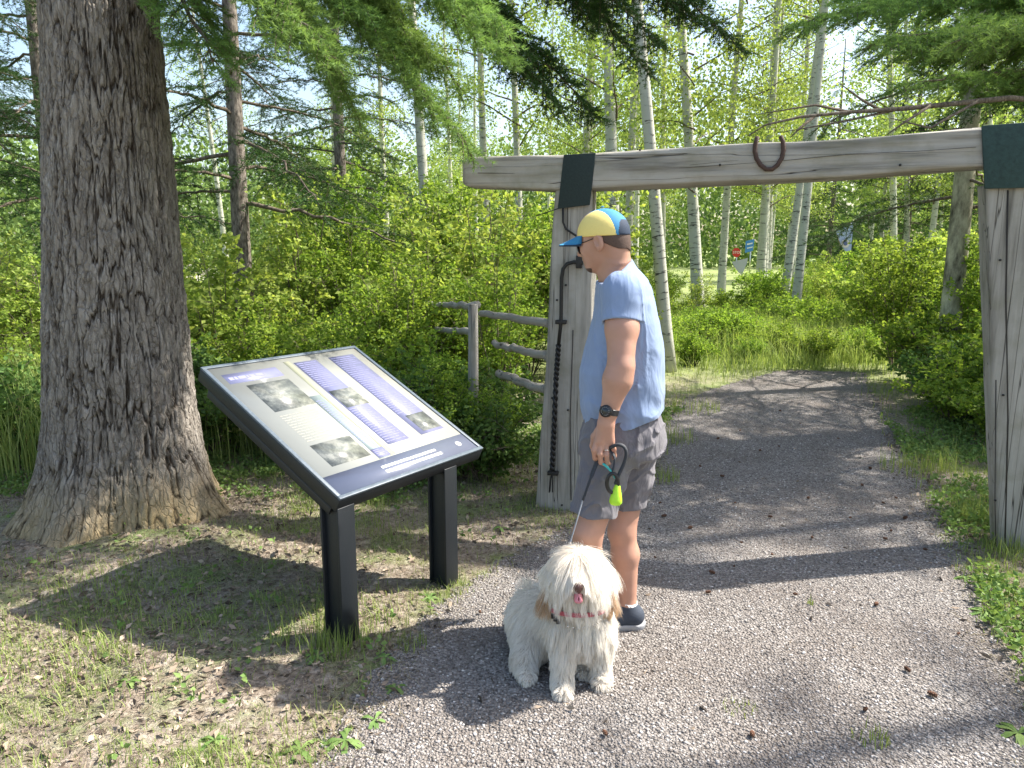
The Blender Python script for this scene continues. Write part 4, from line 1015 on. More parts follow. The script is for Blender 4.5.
# splits in the beam
SPM = plain('dark_split_wood', (.04, .034, .028), .95)
mb = MB()
for (pts, r) in [([(478, 173), (520, 173.5), (552, 172)], .0045), ([(600, 171), (680, 168), (752, 163), (790, 160), (850, 154), (920, 151), (976, 147)], .0028), ([(905, 131), (940, 130), (972, 128)], .004), ([(690, 165), (740, 160)], .002)]:
    mb = MB(); tube(mb, [onface(u, v, .0135) for u, v in pts], r, 5, sq=.4); child('split', mb.mesh('split', SPM), gate)
mb = MB()
for (pts, r) in [([(1008, 190), (1006, 300), (1008, 420), (1005, 545)], .004), ([(996, 380), (995, 500), (996, 548)], .0025), ([(573, 330), (570, 420), (571, 500)], .003)]:
    mb = MB(); tube(mb, [onface(u, v, .0015) for u, v in pts], r, 5); child('split', mb.mesh('split', SPM), gate)
def slab(name, quad, mat, th=.012, off=.014):
    f = [onface(u, v, off) for u, v in quad]; bk = [p+np.array([0, -th, 0]) for p in f]
    mb = MB(); mb.add(f+bk, [[3, 2, 1, 0], [4, 5, 6, 7], [0, 1, 5, 4], [1, 2, 6, 5], [2, 3, 7, 6], [3, 0, 4, 7]])
    return bevel(child(name, mb.mesh(name, mat), gate), .003)
slab('dark_plate', [(558, 209), (590, 205), (596, 153), (564, 155)], M['plate'])
pr = M['plate'].copy(); slab('dark_plate', [(984, 189), (1062, 187), (1060, 120), (981, 126)], plain('green_felt_plate', (.028, .055, .05), .95, 60, .5, .8))
# horseshoe
mb = MB(); pts = []
for k in range(19):
    a_ = math.radians(-62-(360-124)*k/18-90+90); t = -1+2*k/18
    th_ = PI*t*.80; x = 769+15.2*math.sin(th_)*(1 if abs(t) < .62 else .98); y = 153.5+17.5*math.cos(th_)*1.0
    pts.append((x, y))
pts = [(757.5, 136.5), (755.5, 143), (754.8, 151), (756.5, 158.5), (760.5, 165), (766, 169.2), (772, 169.2), (777.5, 165), (781.8, 158), (783.6, 150), (783, 142), (780.5, 136)]
pl3 = np.array([onface(u, v, .020) for u, v in pts]); tube(mb, pl3, .0135, 8, sq=.85)
for k in (1, 3, 5, 6, 8, 10):
    tube(mb, [pl3[k], pl3[k]+np.array([0, -.009, 0])], .003, 6)
child('horseshoe', mb.mesh('horseshoe', M['rust'], True), gate)
# iron bar with twisted lower half and brackets
mb = MB()
bar = [(583, 263), (574, 262), (567, 264), (563, 269), (561.5, 278), (561, 322), (558.5, 345)]
tube(mb, [onface(u, v, .035) for u, v in bar], .0105, 8)
L1 = [onface(u, v, .035) for u, v in [(558.5, 345), (556, 380), (554, 430), (552, 470)]]
q_ = np.linspace(0, 3, 90); lp = np.stack([np.interp(q_, range(4), [p[k] for p in L1]) for k in range(3)], 1)
for ph in (0, PI):
    a_ = np.linspace(0, 2*PI*11, 90)+ph; tube(mb, lp+np.stack([np.cos(a_)*.009, np.sin(a_)*.009, 0*a_], 1), .0085, 6)
for ph in (0, 2.1, 4.2):
    b0 = onface(552, 470, .035); tube(mb, [b0, onface(551, 480, .035)+.008*np.array([math.cos(ph), math.sin(ph), 0]), onface(550.5, 492, .03)+.012*np.array([math.cos(ph), math.sin(ph), 0])], .004, 5)
child('twisted_iron_bar', mb.mesh('twisted_iron_bar', M['iron'], True), gate)
for (u, v) in [(579, 262), (561, 322), (553, 473)]:
    mb = MB(); c = onface(u, v, .025); boxm(mb, c, (.062 if v > 300 else .03, .04, .022 if v > 300 else .07)); bevel(child('bracket', mb.mesh('bracket', M['iron']), gate), .003)
mb = MB(); tube(mb, [onface(u, v, .02) for u, v in [(563, 208), (563, 222), (566, 229), (578, 237), (592, 244)]], .006, 7); tube(mb, [onface(u, v, .02) for u, v in [(560, 208), (548, 212), (536, 216)]], .003, 6)
child('hook', mb.mesh('hook', M['iron'], True), gate)
mb = MB()
for (u, v) in [(566, 285), (557, 300), (552, 398), (562, 505), (568, 410), (1000, 260), (1003, 395), (995, 500), (640, 150), (720, 165), (900, 165)]:
    mb = MB(); c = onface(u, v, .003 if v > 200 else .015); tube(mb, [c, c+np.array([0, -.006, 0])], .006, 7); child('nail_head', mb.mesh('nail_head', M['iron']), gate)

# ================================================================== RAIL FENCE
fp = np.array([-.28, 5.25, 0.0]); fence = empty('rail_fence', tuple(fp)); tag(fence, 'old pole rail fence running from the left gate post into the bushes', 'fence')
def pole(a_, b_, ra, rb, seed):
    mb = MB(); t = np.linspace(0, 1, 14)[:, None]; p = a_+(b_-a_)*t+np.random.default_rng(seed).normal(size=(14, 3))*.006
    # build along local x so that the grain follows the pole
    L = np.linalg.norm(b_-a_); d = (b_-a_)/L; loc = np.stack([t[:, 0]*L, (p-a_-(b_-a_)*t)[:, 0], (p-a_-(b_-a_)*t)[:, 2]], 1)
    tube(mb, loc, np.linspace(ra, rb, 14), 10); o = child('rail', mb.mesh('rail', M['rail'], True), fence, tuple(a_-fp)); o.rotation_euler = Vector(d).to_track_quat('X', 'Z').to_euler(); return o
mb = MB(); tube(mb, [(0, 0, -.05), (0, 0, .5), (.005, 0, 1.17)], [.045, .038, .034], 12); o = child('post', mb.mesh('post', M['wood_z'], True), fence)
pole(P(550, 324, 4.42), P(481, 313, 5.22), .027, .023, 1); pole(P(548, 357, 4.42), P(494, 344, 5.22), .027, .023, 2); pole(P(548, 390, 4.42), P(497, 374, 5.22), .028, .028, 3)
pole(P(477, 306, 5.3), P(425, 304, 7.2), .027, .023, 4); pole(P(474, 332, 5.3), P(425, 328, 7.2), .027, .023, 5)
mb = MB(); c = P(480, 312, 5.16); tube(mb, [c+np.array([-.05, -.02, 0]), c+np.array([.05, .02, 0])], .02, 8); 

# ================================================================== FAR SIGNS
def post_sign(name, label, cat, base_px, top_v, Y_, shape, mat, extra=None, r=.03):
    b0 = P(base_px[0], base_px[1], Y_); e = empty(name, (b0[0], b0[1], 0)); tag(e, label, cat)
    mb = MB(); tube(mb, [(0, .03, 0), (0, .03, P(base_px[0], top_v, Y_)[2])], r, 8); child('post', mb.mesh('post', M['silver'] if cat != 'banner' else M['twig']), e)
    f = [P(u, v, Y_)-np.array([b0[0], b0[1], 0]) for u, v in shape]; n = len(f); bk = [p+np.array([0, .025, 0]) for p in f]
    cf, cb = np.mean(f, 0), np.mean(bk, 0)
    mb = MB(); mb.add(f+bk+[cf, cb], [[i, (i+1) % n, 2*n] for i in range(n)]+[[n+(i+1) % n, n+i, 2*n+1] for i in range(n)]); mb.add(f+bk, [[i, n+i, n+(i+1) % n, (i+1) % n] for i in range(n)])
    child('sign_face', mb.mesh('sign_face', mat), e); return e, b0
st_red = plain('red_sign_paint', (.55, .03, .03), .4); st_w = plain('white_sign_paint', (.8, .8, .8), .4); st_b = plain('blue_sign_paint', (.07, .25, .62), .4); st_bn = plain('faded_blue_banner', (.33, .38, .62), .7)
oc = [(736.5+4.4*math.cos(PI/8+k*PI/4), 252.5+5.0*math.sin(PI/8+k*PI/4)) for k in range(8)]
e, b0 = post_sign('stop_sign', 'small red octagonal road sign far away between the aspens', 'road sign', (736.5, 262), 250, 42, oc, st_red)
cu = bpy.data.curves.new('lettering', 'FONT'); cu.body = 'STOP'; cu.size = .2; cu.align_x = 'CENTER'; cu.align_y = 'CENTER'; cu.extrude = .004
t0 = bpy.data.objects.new('lettering_source', cu); t = bpy.data.objects.new('lettering', bpy.data.meshes.new_from_object(t0)); bpy.data.objects.remove(t0); col.objects.link(t); t.data.materials.clear(); t.data.materials.append(st_w); t.parent = e; pc = P(736.5, 252.5, 42); t.location = (0, -.02, pc[2]); t.rotation_euler = (PI/2, 0, 0)
e, b0 = post_sign('blue_road_sign', 'small blue rectangular road sign on a thin pole far away among the trees', 'road sign', (749.5, 275), 240, 34, [(745, 253), (753, 250.5), (754.5, 239), (746, 241)], st_b)
mb = MB()
for k, (y0, y1) in enumerate([(243, 244.5), (247, 248.2)]): mb.add([P(u, v, 33.98)-np.array([b0[0], b0[1], 0]) for u, v in ((747, y1+.6), (752.5, y1-.6), (752.7, y0-.6), (747.2, y0+.6))], [[0, 1, 2, 3]])
child('white_marks', mb.mesh('white_marks', st_w), e)
e, b0 = post_sign('pale_sheet', 'pale grey triangular sheet beside the far red and blue road signs', 'sheet', (742, 280), 262, 36, [(732, 262), (748, 258), (747, 263), (742, 275), (738, 272)], plain('pale_sheet', (.55, .53, .52), .7))
e, b0 = post_sign('banner', 'faded blue hanging banner with a round emblem far right beyond the path', 'banner', (849, 262), 224, 20, [(836, 231), (853.5, 222.5), (851, 252), (845, 251), (841, 244)], st_bn)
mb = MB(); em = [P(845.5+4.2*math.cos(a), 243.5+4.2*math.sin(a), 19.97)-np.array([b0[0], b0[1], 0]) for a in np.linspace(0, 2*PI, 16, endpoint=False)]
mb.add(em+[np.mean(em, 0)], [[(i+1) % 16, i, 16] for i in range(16)]); child('emblem', mb.mesh('emblem', plain('emblem_pale', (.62, .55, .58), .7)), e)
mb = MB(); em = [P(845.5+2*math.cos(a), 243.5+2.2*math.sin(a), 19.95)-np.array([b0[0], b0[1], 0]) for a in np.linspace(0, 2*PI, 16, endpoint=False)]
mb.add(em+[np.mean(em, 0)], [[(i+1) % 16, i, 16] for i in range(16)]); child('emblem_centre', mb.mesh('emblem_centre', plain('emblem_dark', (.10, .12, .25), .7)), e)

# ================================================================== STICKS
for k, (pts, r, lb) in enumerate([([(20, 526), (55, 524), (85, 517), (100, 522), (122, 531)], .010, 'pale dead stick lying at the foot of the big fir, left side'), ([(85, 517), (70, 530), (52, 529)], .006, 'thin dead twig crossing the pale stick at the foot of the big fir'), ([(140, 541), (165, 536), (180, 534)], .006, 'short dead twig on the ground right of the big fir foot'),
                                   ([(255, 510), (300, 512), (340, 514)], .006, 'dead twig on the bare ground behind the sign'), ([(155, 638), (175, 646)], .003, 'thin straw in the shadow of the sign'), ([(968, 588), (985, 598), (995, 606)], .007, 'dark stick by the gravel below the right gate post')]):
    mb = MB(); g = [G(u, v) for u, v in pts]; g = [np.array([p[0], p[1], float(gz(p[0], p[1]))+r+.004]) for p in g]; tube(mb, [p-g[0]*np.array([1, 1, 0]) for p in g], np.linspace(r, r*.4, len(g)), 7)
    tag(mk('dead_stick', mb.mesh('dead_stick', M['stick'], True), None, (g[0][0], g[0][1], 0)), lb, 'stick')
# ================================================================== PERSON
YC = 2.82
man = empty('person', tuple(G(612, 640)*np.array([1, 1, 0]))); MO = np.array(man.location)
tag(man, 'man in a yellow and blue cap, blue t-shirt and grey shorts holding a leash', 'person')
def prof(rows, Yc=YC):
    z, cx, a = [], [], []
    for v, l, r in rows:
        p, q_ = P(l, v, Yc), P(r, v, Yc); z.append((p[2]+q_[2])/2); cx.append((p[0]+q_[0])/2); a.append((q_[0]-p[0])/2)
    return np.array(z)[::-1], np.array(cx)[::-1], np.array(a)[::-1]
def torso(s, rows, bs, k, off=0.0, ex=2.3, cy=None):
    z, cx, a = prof(rows); b = np.array(bs)[::-1]; cyv = np.full(len(z), YC) if cy is None else np.array(cy)[::-1]
    X, Yg, Zg = s.grid(); Zf = Zg.ravel()
    CX, A, B, CY = [np.interp(Zf, z, q_)[None, None, :] for q_ in (cx, a+off, b+off, cyv)]
    q_ = (np.abs((X-CX)/A)**ex+np.abs((Yg-CY)/B)**ex)**(1/ex)
    d = (q_-1)*np.minimum(A, B); dz = np.maximum(Zg-z[-1]-off, z[0]-off-Zg)
    d = np.maximum(d, dz); sl_ = tuple(slice(0, n) for n in s.n); s.put(sl_, d.astype(np.float32), k)
rows_shirt = [(258, 603, 631), (268, 599, 637), (279, 596, 646), (297, 596, 652), (320, 593, 658), (340, 588, 661), (370, 581, 662), (400, 581, 662), (430, 584, 661)]
b_shirt = [.07, .10, .15, .185, .195, .195, .19, .185, .185]
cy_s = [YC, YC, YC, YC, YC, YC, YC, YC, YC]
YN, YF = 2.655, 3.0
HW = 6
sh_n = P(622, 291, 2.665); el_n = P(621, 367, 2.585); wr_n = P(609, 412, 2.575)
sh_f = P(635, 296, 2.965); el_f = P(640, 360, 3.08); wr_f = P(615, 395, 3.06)
lo = P(560, 660, 2.82)+np.array([-.02, -.42, 0]); lo[2] = -.02; hi = P(668, 205, 2.82)+np.array([.1, .42, .06])
hem_n = P(640, 425, 2.70)
# --- body: one continuous surface
hb = .0045
s = SDF(lo, hi, hb)
torso(s, [(266, 606, 624), (275, 604, 632), (285, 602, 641), (298, 601, 650), (320, 597, 655), (345, 592, 658), (370, 586, 658), (400, 586, 657), (425, 592, 653), (440, 606, 642)], [.05, .075, .12, .16, .175, .175, .17, .16, .15, .08], .03)
hip_n, kn_n, an_n = P(622, 440, 2.72), P(588, 533, 2.66), G(570, 648)+np.array([.05, 0, .095])
hip_f, kn_f, an_f = P(640, 440, 2.93), P(622, 530, 2.88), G(629, 630)+np.array([-.005, .03, .095])
for hip, kn, an in ((hip_n, kn_n, an_n), (hip_f, kn_f, an_f)):
    s.cone(hip+(kn-hip)*.25, kn, .060, .056, .03); calf = kn+(an-kn)*.32+np.array([.006, 0, 0])
    s.cone(kn, calf, .052, .057, .02); s.cone(calf, an, .055, .036, .02); s.ell(kn+np.array([-.018, 0, -.01]), (.035, .04, .05), k=.02)
    s.cone(an, an+np.array([-.07, .01, -.05]), .036, .03, .02); s.cone(an+np.array([.01, 0, -.03]), an+np.array([.02, 0, -.06]), .03, .028, .02)
def arm(s, sh, el, wr, r=(.058, .052, .047, .03)):
    s.cone(sh, sh+(el-sh)*.5, r[0], r[0]*.97, .04); s.cone(sh+(el-sh)*.5, el, r[0]*.97, r[2]*.98, .02)
    m = el+(wr-el)*.28; s.cone(el, m, r[2]*.96, r[1]*.98, .02); s.cone(m, wr, r[1]*.98, r[3], .02, (0, 1, 0), 1.08)
arm(s, sh_n, el_n, wr_n); arm(s, sh_f, el_f, wr_f)
# hand: palm, four curled fingers, thumb
def finger(s, pts, r0, r1):
    n = len(pts)-1
    for i in range(n): s.cone(pts[i], pts[i+1], r0+(r1-r0)*i/n, r0+(r1-r0)*(i+1)/n, .006)
def hand(s, wr, H):
    c0, c1 = H(606, 421, -.002), H(604, 441, -.004)
    s.cone(wr, c0, .029, .028, .02, (0, 1, 0), 1.3); s.cone(H(604, 426, 0), H(600, 441, 0), .022, .019, .02); s.cone(H(608, 426, .004), H(610, 441, .004), .022, .018, .02)
    finger(s, [H(596.5, 441, .0), H(593.8, 450, -.008), H(594.8, 458, .004), H(597.5, 461, .022)], .0102, .0078)
    finger(s, [H(601.5, 444, -.004), H(599.8, 454, -.016), H(601, 462.5, -.004), H(603.5, 464, .018)], .0104, .008)
    finger(s, [H(606.5, 445, -.002), H(606.5, 455, -.014), H(607.5, 463, -.002), H(609, 463.5, .018)], .0100, .0078)
    finger(s, [H(611.5, 442, .004), H(613.8, 449, -.004), H(614.5, 456, .006), H(613.5, 458, .022)], .0090, .007)
    finger(s, [H(600, 427, .012), H(594, 436, .022), H(592.5, 446, .026), H(594.5, 452, .026)], .0125, .009)
HN = lambda u, v, dy: P(u, v, 2.572+dy)
s.h = hb
hand(s, wr_n, HN); hand(s, wr_f, lambda u, v, dy: P(u, v, 2.572+dy)-wr_n+wr_f)
# neck and head
yaw, tl = math.radians(27), math.radians(16)
hf = np.array([-math.cos(tl)*math.cos(yaw), math.cos(tl)*math.sin(yaw), -math.sin(tl)]); hs = np.array([-math.sin(yaw), -math.cos(yaw), 0]); hh = np.cross(hf, hs); hh *= np.sign(hh[2])
RH = np.stack([hf, hs, hh], 1)
HO = P(605, 243, YC)
def H(f, s_, h_): return HO+hf*f+hs*s_+hh*h_
E = lambda s, c, r, k=.02, op='u': s.ell(H(*c), r, RH, k, op)
def headshape(s):
    E(s, (.004, 0, .045), (.093, .074, .082)); E(s, (.035, 0, .005), (.058, .064, .07), .03); E(s, (-.03, 0, .01), (.06, .062, .06), .03)
    E(s, (.045, 0, -.035), (.048, .052, .05), .03); E(s, (.068, 0, -.068), (.024, .026, .022), .03)
    E(s, (.082, .0, .032), (.016, .045, .012), .015)
    s.cone(H(.088, 0, .02), H(.108, 0, -.012), .008, .0105, .012); s.cone(H(.098, .011, -.016), H(.098, -.011, -.016), .007, .007, .008)
    for sg_ in (1, -1):
        E(s, (.058, sg_*.043, -.008), (.022, .018, .022), .02); E(s, (.082, sg_*.03, .014), (.010, .014, .009), .008, 's'); E(s, (.078, sg_*.03, .013), (.011, .012, .010), .004)
    s.cone(H(.086, .018, -.040), H(.086, -.018, -.040), .007, .007, .008); s.cone(H(.085, .015, -.050), H(.085, -.015, -.050), .0075, .0075, .006)
    s.cone(H(.0965, .02, -.0448), H(.0965, -.02, -.0448), .0028, .0028, .003, op='s')
nb = P(614, 276, YC+.01)
s.cone(H(-.022, 0, -.03), nb, .054, .060, .03); s.cone(H(-.03, 0, .0), P(617, 270, YC+.01), .05, .052, .03)
headshape(s)
for sg_ in (1, -1):
    E(s, (-.004, sg_*.079, .003), (.019, .010, .033), .005); E(s, (.001, sg_*.087, .006), (.010, .007, .019), .002, 's'); E(s, (.001, sg_*.078, -.022), (.008, .006, .010), .004)
V, F = s.mesh(); body = child('body', mesh_np('body', V-MO, F, [M['skin']], smooth=True), man)
# --- shirt
s = SDF(P(560, 440, YC)-np.array([.05, .36, .02]), hi-np.array([0, 0, .22]), .004)
torso(s, rows_shirt, b_shirt, .0)
tor_d = s.d.copy(); slv = sh_n+(el_n-sh_n)*.42
s.cone(sh_n+np.array([.01, .06, .005]), sh_n, .070, .066, .05); s.cone(sh_n, slv+(el_n-sh_n)*.1+np.array([-.006, 0, 0]), .064, .0645, .03)
slf = sh_f+(el_f-sh_f)*.42
s.cone(sh_f+np.array([-.02, -.06, .005]), sh_f, .066, .062, .07); s.cone(sh_f, slf+(el_f-sh_f)*.1, .062, .066, .03)
Xg, Yg, Zg = s.grid()
fold = np.zeros(s.n, np.float32)
Xb, Yb, Zb = np.broadcast_arrays(Xg, Yg, Zg)
near_ = np.abs(s.d) < .03
xx, yy, zz = Xb[near_], Yb[near_], Zb[near_]
w1 = fbm(xx*5+zz*7, yy*4, zz*3-xx*4, 301, 3); w2 = vnoise(xx*4+zz*16+yy*3, yy*5, zz*2, 305)
low = np.clip((1.18-zz)/.35, .15, 1)
w3 = 1-np.abs(fbm(xx*5+zz*5, yy*6, zz*9-xx*9, 311, 2))*2; w4 = 1-np.abs(fbm((xx-.35)*16+zz*2.5, yy*9, zz*2.2, 317, 2))*2
s.d[near_] += (.008*w1*(.5+low*.7)+.007*w2*low-.007*np.clip(w3, 0, 1)**2*low-.0035*np.clip(w4, 0, 1)**2).astype(np.float32)
# opening cuts: hem (front lower than the back), sleeves, neck
outer = s.d.copy(); s.d = np.maximum(outer, -(outer+.010))
hc = P(622, 417, YC); hn = np.array([.26, 0, -.966]); hn /= np.linalg.norm(hn)
hemd = ((Xg-hc[0])*hn[0]+(Zg-hc[2])*hn[2]) + .006*np.sin(Yg*30)+.004*np.sin(Xg*40); s.d = np.maximum(s.d, hemd)
for sh_, el_ in ((sh_n, el_n), (sh_f, el_f)):
    ax = (el_-sh_)/np.linalg.norm(el_-sh_); c = sh_+(el_-sh_)*.41
    dd = (Xg-c[0])*ax[0]+(Yg-c[1])*ax[1]+(Zg-c[2])*ax[2]
    rad = np.sqrt(np.maximum((Xg-c[0])**2+(Yg-c[1])**2+(Zg-c[2])**2-dd**2, 0)); reg = rad < .088
    if sh_ is sh_n: reg &= (Yg < 2.72)
    else: reg &= (Yg > 2.93)
    s.d = np.where(reg & (dd > -.03) & (tor_d > .003), np.maximum(s.d, dd), s.d)
c0, c1 = P(601, 280, YC), P(630, 260.5, YC); dl = (c1-c0)/np.linalg.norm(c1-c0); nn_ = np.array([-dl[2], 0, dl[0]])
pln = (Xg-c0[0])*nn_[0]+(Zg-c0[2])*nn_[2]; near_n = np.sqrt((Xg-nb[0])**2+(Yg-nb[1])**2) < .17
s.d = np.where(near_n, np.maximum(s.d, pln), s.d); s.cone(nb+np.array([.02, 0, -.06]), nb+np.array([-.02, 0, .09]), .0625, .0625, .0, op='s')
V, F = s.mesh(); child('shirt', mesh_np('shirt', V-MO, F, [M['shirt']], smooth=True), man)
# collar rib
mb = MB(); a_ = np.linspace(0, 2*PI, 41)
ax = np.array([-.26, 0, 1.]); ax /= np.linalg.norm(ax); A_ = np.cross(ax, [0, 1, 0]); A_ /= np.linalg.norm(A_)
# --- shorts
s = SDF(P(560, 530, YC)-np.array([.05, .34, .03]), P(668, 385, YC)+np.array([.08, .34, .03]), .004)
torso(s, [(394, 588, 659), (405, 586, 660.5), (418, 585.5, 661.5), (430, 584, 660.5), (445, 586, 658), (452, 592, 655)], [.165, .165, .17, .172, .17, .15], 0)
s.cone(P(613, 440, 2.73), P(590, 523, 2.665), .112, .081, .05, (0, 1, 0), 1.1); s.cone(P(634, 440, 2.91), P(625.5, 513, 2.90), .102, .078, .05, (0, 1, 0), 1.05)
s.cone(P(640, 436, 2.78), P(638, 440, 2.88), .085, .085, .05)
Xg, Yg, Zg = s.grid(); Xb, Yb, Zb = np.broadcast_arrays(Xg, Yg, Zg); near_ = np.abs(s.d) < .03; xx, yy, zz = Xb[near_], Yb[near_], Zb[near_]
s.d[near_] += (-.010*np.clip(1-np.abs(fbm(xx*9-zz*11, yy*7, zz*6+xx*9, 411, 2))*2.2, 0, 1)**2+.005*fbm(xx*6-zz*9, yy*6, zz*5+xx*8, 401, 3)+.005*vnoise(xx*9+zz*22, yy*8, zz*6, 405)).astype(np.float32)
outer = s.d.copy(); s.d = np.maximum(outer, -(outer+.010))
ymid = 2.79
zn = P(590, 519, 2.60)[2]; zf = P(625, 510.5, 2.84)[2]
s.d = np.maximum(s.d, np.where(Yg < ymid, zn-.10*(Xg-.3)-Zg+.004*np.sin(Xg*60), zf-Zg)); s.d = np.maximum(s.d, Zg-P(620, 397, YC)[2])
V, F = s.mesh(); so2 = child('shorts', mesh_np('shorts', V-MO, F, [M['shorts']], smooth=True), man)
mb = MB()   # pocket welt and side seam
def surf(u, v, y0, sd): # nearest point of the cloth along the view ray
    d = ray(u, v); t = np.linspace((y0-.3)/d[1], (y0+.3)/d[1], 400); p = CAM+d*t[:, None]; k = sd.val(p) < 0
    return p[np.argmax(k)] if k.any() else P(u, v, y0)
mb = MB()
for pts in ([(624, 430), (634, 428.5), (646, 427), (655, 423)], [(622, 449), (626, 436), (633, 424)], [(612, 505), (606, 512), (596, 518)]):
    pp = [surf(u, v, 2.75, s) for u, v in pts]; tube(mb, pp, .0022, 5)
child('pocket_seam', mb.mesh('pocket_seam', plain('dark_seam_thread', (.07, .065, .07), .9)), so2)
# --- cap
head_frame = (hf, hh, RH, HO); tc_ = math.radians(3)
hf = np.array([-math.cos(tc_)*math.cos(yaw), math.cos(tc_)*math.sin(yaw), -math.sin(tc_)]); hh = np.cross(hf, hs); hh *= np.sign(hh[2]); RH = np.stack([hf, hs, hh], 1); HO = HO+np.array([-.006, 0, -.004])
s = SDF(H(0, 0, .05)-.19, H(0, 0, .05)+.19, .0035)
s.ell(H(-.002, 0, .036), (.101, .084, .094), RH, .0)
X, Yg, Zg = s.grid(); 
def loc(X, Yg, Zg):
    q_ = [X-HO[0], Yg-HO[1], Zg-HO[2]]; return [q_[0]*RH[0, k]+q_[1]*RH[1, k]+q_[2]*RH[2, k] for k in range(3)]
lf, ls_, lh = loc(X, Yg, Zg)
outer = s.d.copy(); s.d = np.maximum(np.maximum(outer, -(outer+.009)), .028-lh)
V, F = s.mesh(); cen = V[F].mean(1); cl = np.stack(loc(cen[:, 0], cen[:, 1], cen[:, 2]), 1)
yel = (((cl[:, 0]-.015)/.088)**2+((cl[:, 2]-.02)/.102)**2 < 1) & (np.abs(cl[:, 1]) > .03)
mi = np.where(yel, 0, np.where((cl[:, 0] < -.080) & (cl[:, 2] < .085), 2, 1))
cap = child('cap', mesh_np('cap', V-MO, F, [M['cap_y'], M['cap_b'], M['cap_n']], mi, smooth=True), man)
mb = MB(); us = np.linspace(-1, 1, 21); rows_ = []
for lay in (0, 1):
    for t in np.linspace(0, 1, 8):
        for u in us:
            f = .098*math.sqrt(max(0, 1-(u*.80)**2))*.97; fr = f+t*.082*(1-abs(u)**2.6*.95)*1.0
            rows_.append(H(fr, u*.068, .036-.030*t-.004*u*u*(.4+t) - lay*.0055))
Vb = np.array(rows_); nu = 21; Fb = []
for lay in (0, 1):
    o_ = lay*8*nu
    for i in range(7):
        for j in range(nu-1):
            f_ = [o_+i*nu+j, o_+i*nu+j+1, o_+(i+1)*nu+j+1, o_+(i+1)*nu+j]; Fb.append(f_ if lay else f_[::-1])
for j in range(nu-1): Fb.append([7*nu+j, 7*nu+j+1, 15*nu+j+1, 15*nu+j])
for i in range(7): Fb.append([i*nu, (i+1)*nu, 8*nu+(i+1)*nu, 8*nu+i*nu]); Fb.append([i*nu+nu-1, 8*nu+i*nu+nu-1, 8*nu+(i+1)*nu+nu-1, (i+1)*nu+nu-1])
child('brim', mesh_np('brim', Vb-MO, np.array(Fb), [M['cap_b'], M['cap_n']], [0 if k < 140 else 1 for k in range(len(Fb))], smooth=True), cap)
mb = MB(); mb.V = []; tube(mb, [H(0, 0, .134)-MO, H(0, 0, .139)-MO], [.008, .005], 10); child('button', mb.mesh('button', M['cap_b']), cap)
hf, hh, RH, HO = head_frame
# --- hair, beard
s = SDF(H(0, 0, 0)-.16, H(0, 0, 0)+.16, .0035)
E(s, (.004, 0, .045), (.093, .074, .082)); E(s, (.035, 0, .005), (.058, .064, .07), .03); E(s, (-.03, 0, .01), (.06, .062, .06), .03)
s.cone(H(-.022, 0, -.03), nb, .054, .060, .03); s.cone(H(-.03, 0, .0), P(617, 270, YC+.01), .05, .052, .03); s.d -= .0032
X, Yg, Zg = s.grid(); lf, ls_, lh = loc(X, Yg, Zg)
nz = .003*np.sin(lf*400)+.0
s.d = np.maximum(s.d, np.maximum(lf+.004, (.002+(lf+.01)*.72+.004*np.sin(ls_*90)-lh)*.8)); s.d = np.maximum(s.d, lh-.06)
V, F = s.mesh(); child('hair', mesh_np('hair', V-MO, F, [M['hair']], smooth=True), man)
s = SDF(H(.07, 0, -.05)-.07, H(.07, 0, -.05)+.07, .003)
s.ell(H(.068, 0, -.070), (.0275, .0300, .0250), RH, 0); s.ell(H(.086, 0, -.030), (.013, .028, .007), RH, .004); s.ell(H(.055, 0, -.074), (.034, .036, .016), RH, .01)
V, F = s.mesh(); child('beard', mesh_np('beard', V-MO, F, [M['hair']], smooth=True), man)
# --- glasses
mb = MB()
for sg_ in (1, -1):
    a_ = np.linspace(0, 2*PI, 19); ring = [H(.100-.010*abs(1+.6*math.cos(t))*.6, sg_*.031+.022*math.cos(t), .004+.019*math.sin(t)) - MO for t in a_]
    tube(mb, ring, .0018, 6, cap=False); tube(mb, [H(.088, sg_*.055, .018)-MO, H(.05, sg_*.071, .018)-MO, H(.005, sg_*.079, .020)-MO, H(-.012, sg_*.079, .008)-MO], .0018, 6)
tube(mb, [H(.100, .010, .016)-MO, H(.106, 0, .019)-MO, H(.100, -.010, .016)-MO], .0018, 6)
gls = child('glasses', mb.mesh('glasses', M['black']), man)
for sg_ in (1, -1):
    mb = MB(); a_ = np.linspace(0, 2*PI, 18, endpoint=False); rg_ = [H(.0935-.0036*math.cos(t)*sg_*0, sg_*.031+.021*math.cos(t), .004+.018*math.sin(t))-MO for t in a_]
    mb.add(rg_+[np.mean(rg_, 0)+hf*.002], [[k, (k+1) % 18, 18] for k in range(18)]); child('lens', mb.mesh('lens', M['glass']), gls)
    mb = MB(); 
for sg_ in (1, -1):
    s = SDF(H(.078, sg_*.03, .013)-.02, H(.078, sg_*.03, .013)+.02, .002); s.ell(H(.079, sg_*.03, .013), (.0108, .0108, .0108), RH, 0); V, F = s.mesh(); child('eye', mesh_np('eye', V-MO, F, [M['sock']], smooth=True), man)
